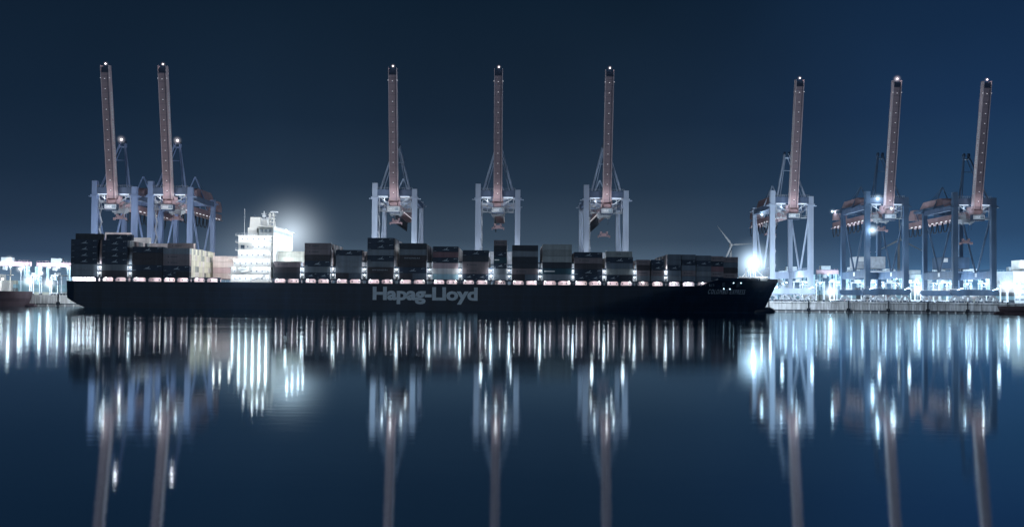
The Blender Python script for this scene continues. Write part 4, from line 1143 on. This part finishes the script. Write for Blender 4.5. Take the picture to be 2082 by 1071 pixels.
# white tower building and moored hulls at the frame edges
p = at(2060, 600, 600); q2 = at(2120, 535, 600)
B = empty('terminal_building', (p.x, 600, QZ)); tag(B, 'white floodlit terminal building at the far right edge', 'building')
z1 = at(2070, 553, 600).z
MB().box(p.x, q2.x, 600, 625, QZ, z1).build('wall', 'yard_pale', B)
MB().box(p.x-.4, q2.x+.4, 599.6, 625.4, z1+.003, z1+.6).build('roof', 'rail_white', B)
MB().box(at(2078,0,600).x, at(2092,0,600).x, 604, 614, z1+.61, at(2078,528,600).z).build('stair_tower', 'white_paint', B)
for r_ in range(4):
    for c in range(5):
        x = p.x + 1.5 + c*3.6; z = QZ + 2.2 + r_*3.6
        if z + 1.6 < z1: MB().box(x, x+2.2, 599.93, 599.98, z, z+1.5).build('window', 'house_glass', B)
light((p.x+3, 590, z1-4), 26000, (.75,.9,1), .6, B)
def far_ship(px0, px1, ytop, Y, label, flip, superst):
    a = at(px0, ytop, Y); b = at(px1, ytop, Y); zt = a.z; s = 1 if not flip else -1
    R = empty('moored_ship', ((a.x+b.x)/2, Y+8, 0)); tag(R, label, 'ship')
    m = MB(); tipx, endx = (b.x, a.x) if not flip else (a.x, b.x)
    P = []
    nst = 14; rows_ = []
    for i in range(nst+1):
        u = i/nst; ring = []
        for j in range(6):
            v = j/5; z = -1 + (zt+1)*v
            xt = tipx - s*2.4*(1-v)**1.3*1.2
            x = endx + (xt-endx)*u
            hb_ = 9*(1 - max(0, (u-.45)/.55)**(2.2 if v > .5 else 1.6))
            ring.append((x, hb_, z))
        rows_.append(ring)
    for sg in (-1, 1):
        base = len(m.v)
        for ring in rows_:
            for x, hb_, z in ring: m.v.append((x, Y+9+sg*hb_, z))
        for i in range(nst):
            for j in range(5):
                q = base+i*6+j; m.f.append([q, q+6, q+7, q+1]); m.mi.append(0)
    off_ = (nst+1)*6
    for i in range(nst): m.f.append([i*6+5, (i+1)*6+5, off_+(i+1)*6+5, off_+i*6+5]); m.mi.append(0)
    m.tube([(tipx-s*5, Y+9, .3), (tipx-s*1.5, Y+9, .5), (tipx+s*1.2, Y+9, .4), (tipx+s*2.0, Y+9, .2)], [1.2,1.3,1.0,.2], 10)
    m.build('hull', 'far_hull', R)
    r = MB(); x = min(a.x,b.x)+.5
    while x < max(a.x,b.x)-4: r.box(x, x+.08, Y+.6, Y+.68, zt, zt+1.1); x += 1.6
    r.box(min(a.x,b.x)+.5, max(a.x,b.x)-4, Y+.6, Y+.66, zt+1.05, zt+1.12); r.build('railing', 'rail_white', R)
    if superst:
        MB().box(endx+2, endx+13, Y+4, Y+14, zt, zt+5).box(endx+3, endx+10, Y+4.5, Y+13, zt+5.02, zt+8.5).build('deckhouse', 'cream_paint', R)
        MB().beam((endx+15, Y+8, zt), (endx+15, Y+8, zt+11), .4).box(endx+13.5, endx+16.5, Y+7.8, Y+8.2, zt+8, zt+8.3).build('mast', 'white_paint', R)
        light((endx+14, Y+1, zt+5), 2600, (.95,.97,.92), .5, R)
        MB().ball((endx+14, Y+3, zt+6), .5, 8, 6).build('lamp', 'lamp_white', R)
far_ship(-60, 47, 591, 432, 'dark reddish ship bow poking in at the left edge', False, True)
far_ship(2048, 2140, 622, 440, 'low dark barge at the lower right edge of the quay', True, False)

# wind turbines
def turbine(px, py, Y, R_, angs, label):
    hpt = at(px, py, Y); T = empty('wind_turbine', (hpt.x, Y, QZ)); tag(T, label, 'wind turbine', 'distant wind turbines')
    MB().tube([(hpt.x, Y+4, QZ), (hpt.x, Y+4, hpt.z)], [3.2, 1.9], 12).build('tower', 'turbine_white', T)
    MB().box(hpt.x-2.2, hpt.x+2.2, Y-2, Y+8, hpt.z-2.2, hpt.z+2.2).ball((hpt.x, Y-3, hpt.z), 2.6, 10, 8).build('nacelle', 'turbine_white', T)
    for a in angs:
        d = Vector((math.cos(a), 0, math.sin(a))); n_ = Vector((-math.sin(a), 0, math.cos(a)))
        m = MB(); c = Vector((hpt.x, Y-3.5, hpt.z)); P = []
        for t, w in ((0, .8), (.08, .9), (.2, 1.6), (.6, .9), (1, .2)):
            for s_ in (-1, 1):
                for th in (-.4, .4): P.append(c + d*(R_*t) + n_*(w*s_) + Vector((0, th, 0)))
        F_ = []
        for i in range(4):
            k = i*4; F_ += [(k, k+4, k+6, k+2), (k+1, k+3, k+7, k+5), (k, k+1, k+5, k+4), (k+2, k+6, k+7, k+3)]
        m.poly(P, F_); m.build('blade', 'turbine_white', T)
    light((hpt.x-14, Y-28, hpt.z-6), 14000 if px < 1600 else 1500, (.85,.93,1), 1, T)
turbine(1487, 498, 1500, 41, (math.radians(128), math.radians(4), math.radians(246)), 'white wind turbine rising between the forward stacks and the bow lamp')
turbine(1829, 487, 1800, 58, (math.radians(-27), math.radians(207), math.radians(93)), 'distant wind turbine seen through the legs of the lamp-lit blue crane')

# bollards along the right quay edge
bi_ = 0
for px in range(1610, 2040, 33):
    p = at(px, 612, QR + 1.2)
    m = MB().tube([(p.x, QR+1.6, QZ), (p.x, QR+1.6, QZ+.7), (p.x, QR+1.6, QZ+.75), (p.x, QR+1.6, QZ+1.0)], [.32,.28,.5,.45], 8)
    o = m.build('bollard', 'crane_dark', None, (p.x, QR+1.6, QZ)); tag(o, 'squat dark mooring bollard on the quay edge right of the bow', 'bollard', 'bollards on the right quay edge'); bi_ += 1

dup = {k: v for k, v in LABELS.items() if len(v) > 1}
print('containers', NC, 'yard', yi, 'dup labels', {k: len(v) for k, v in dup.items()})
print('objects', len(bpy.data.objects))
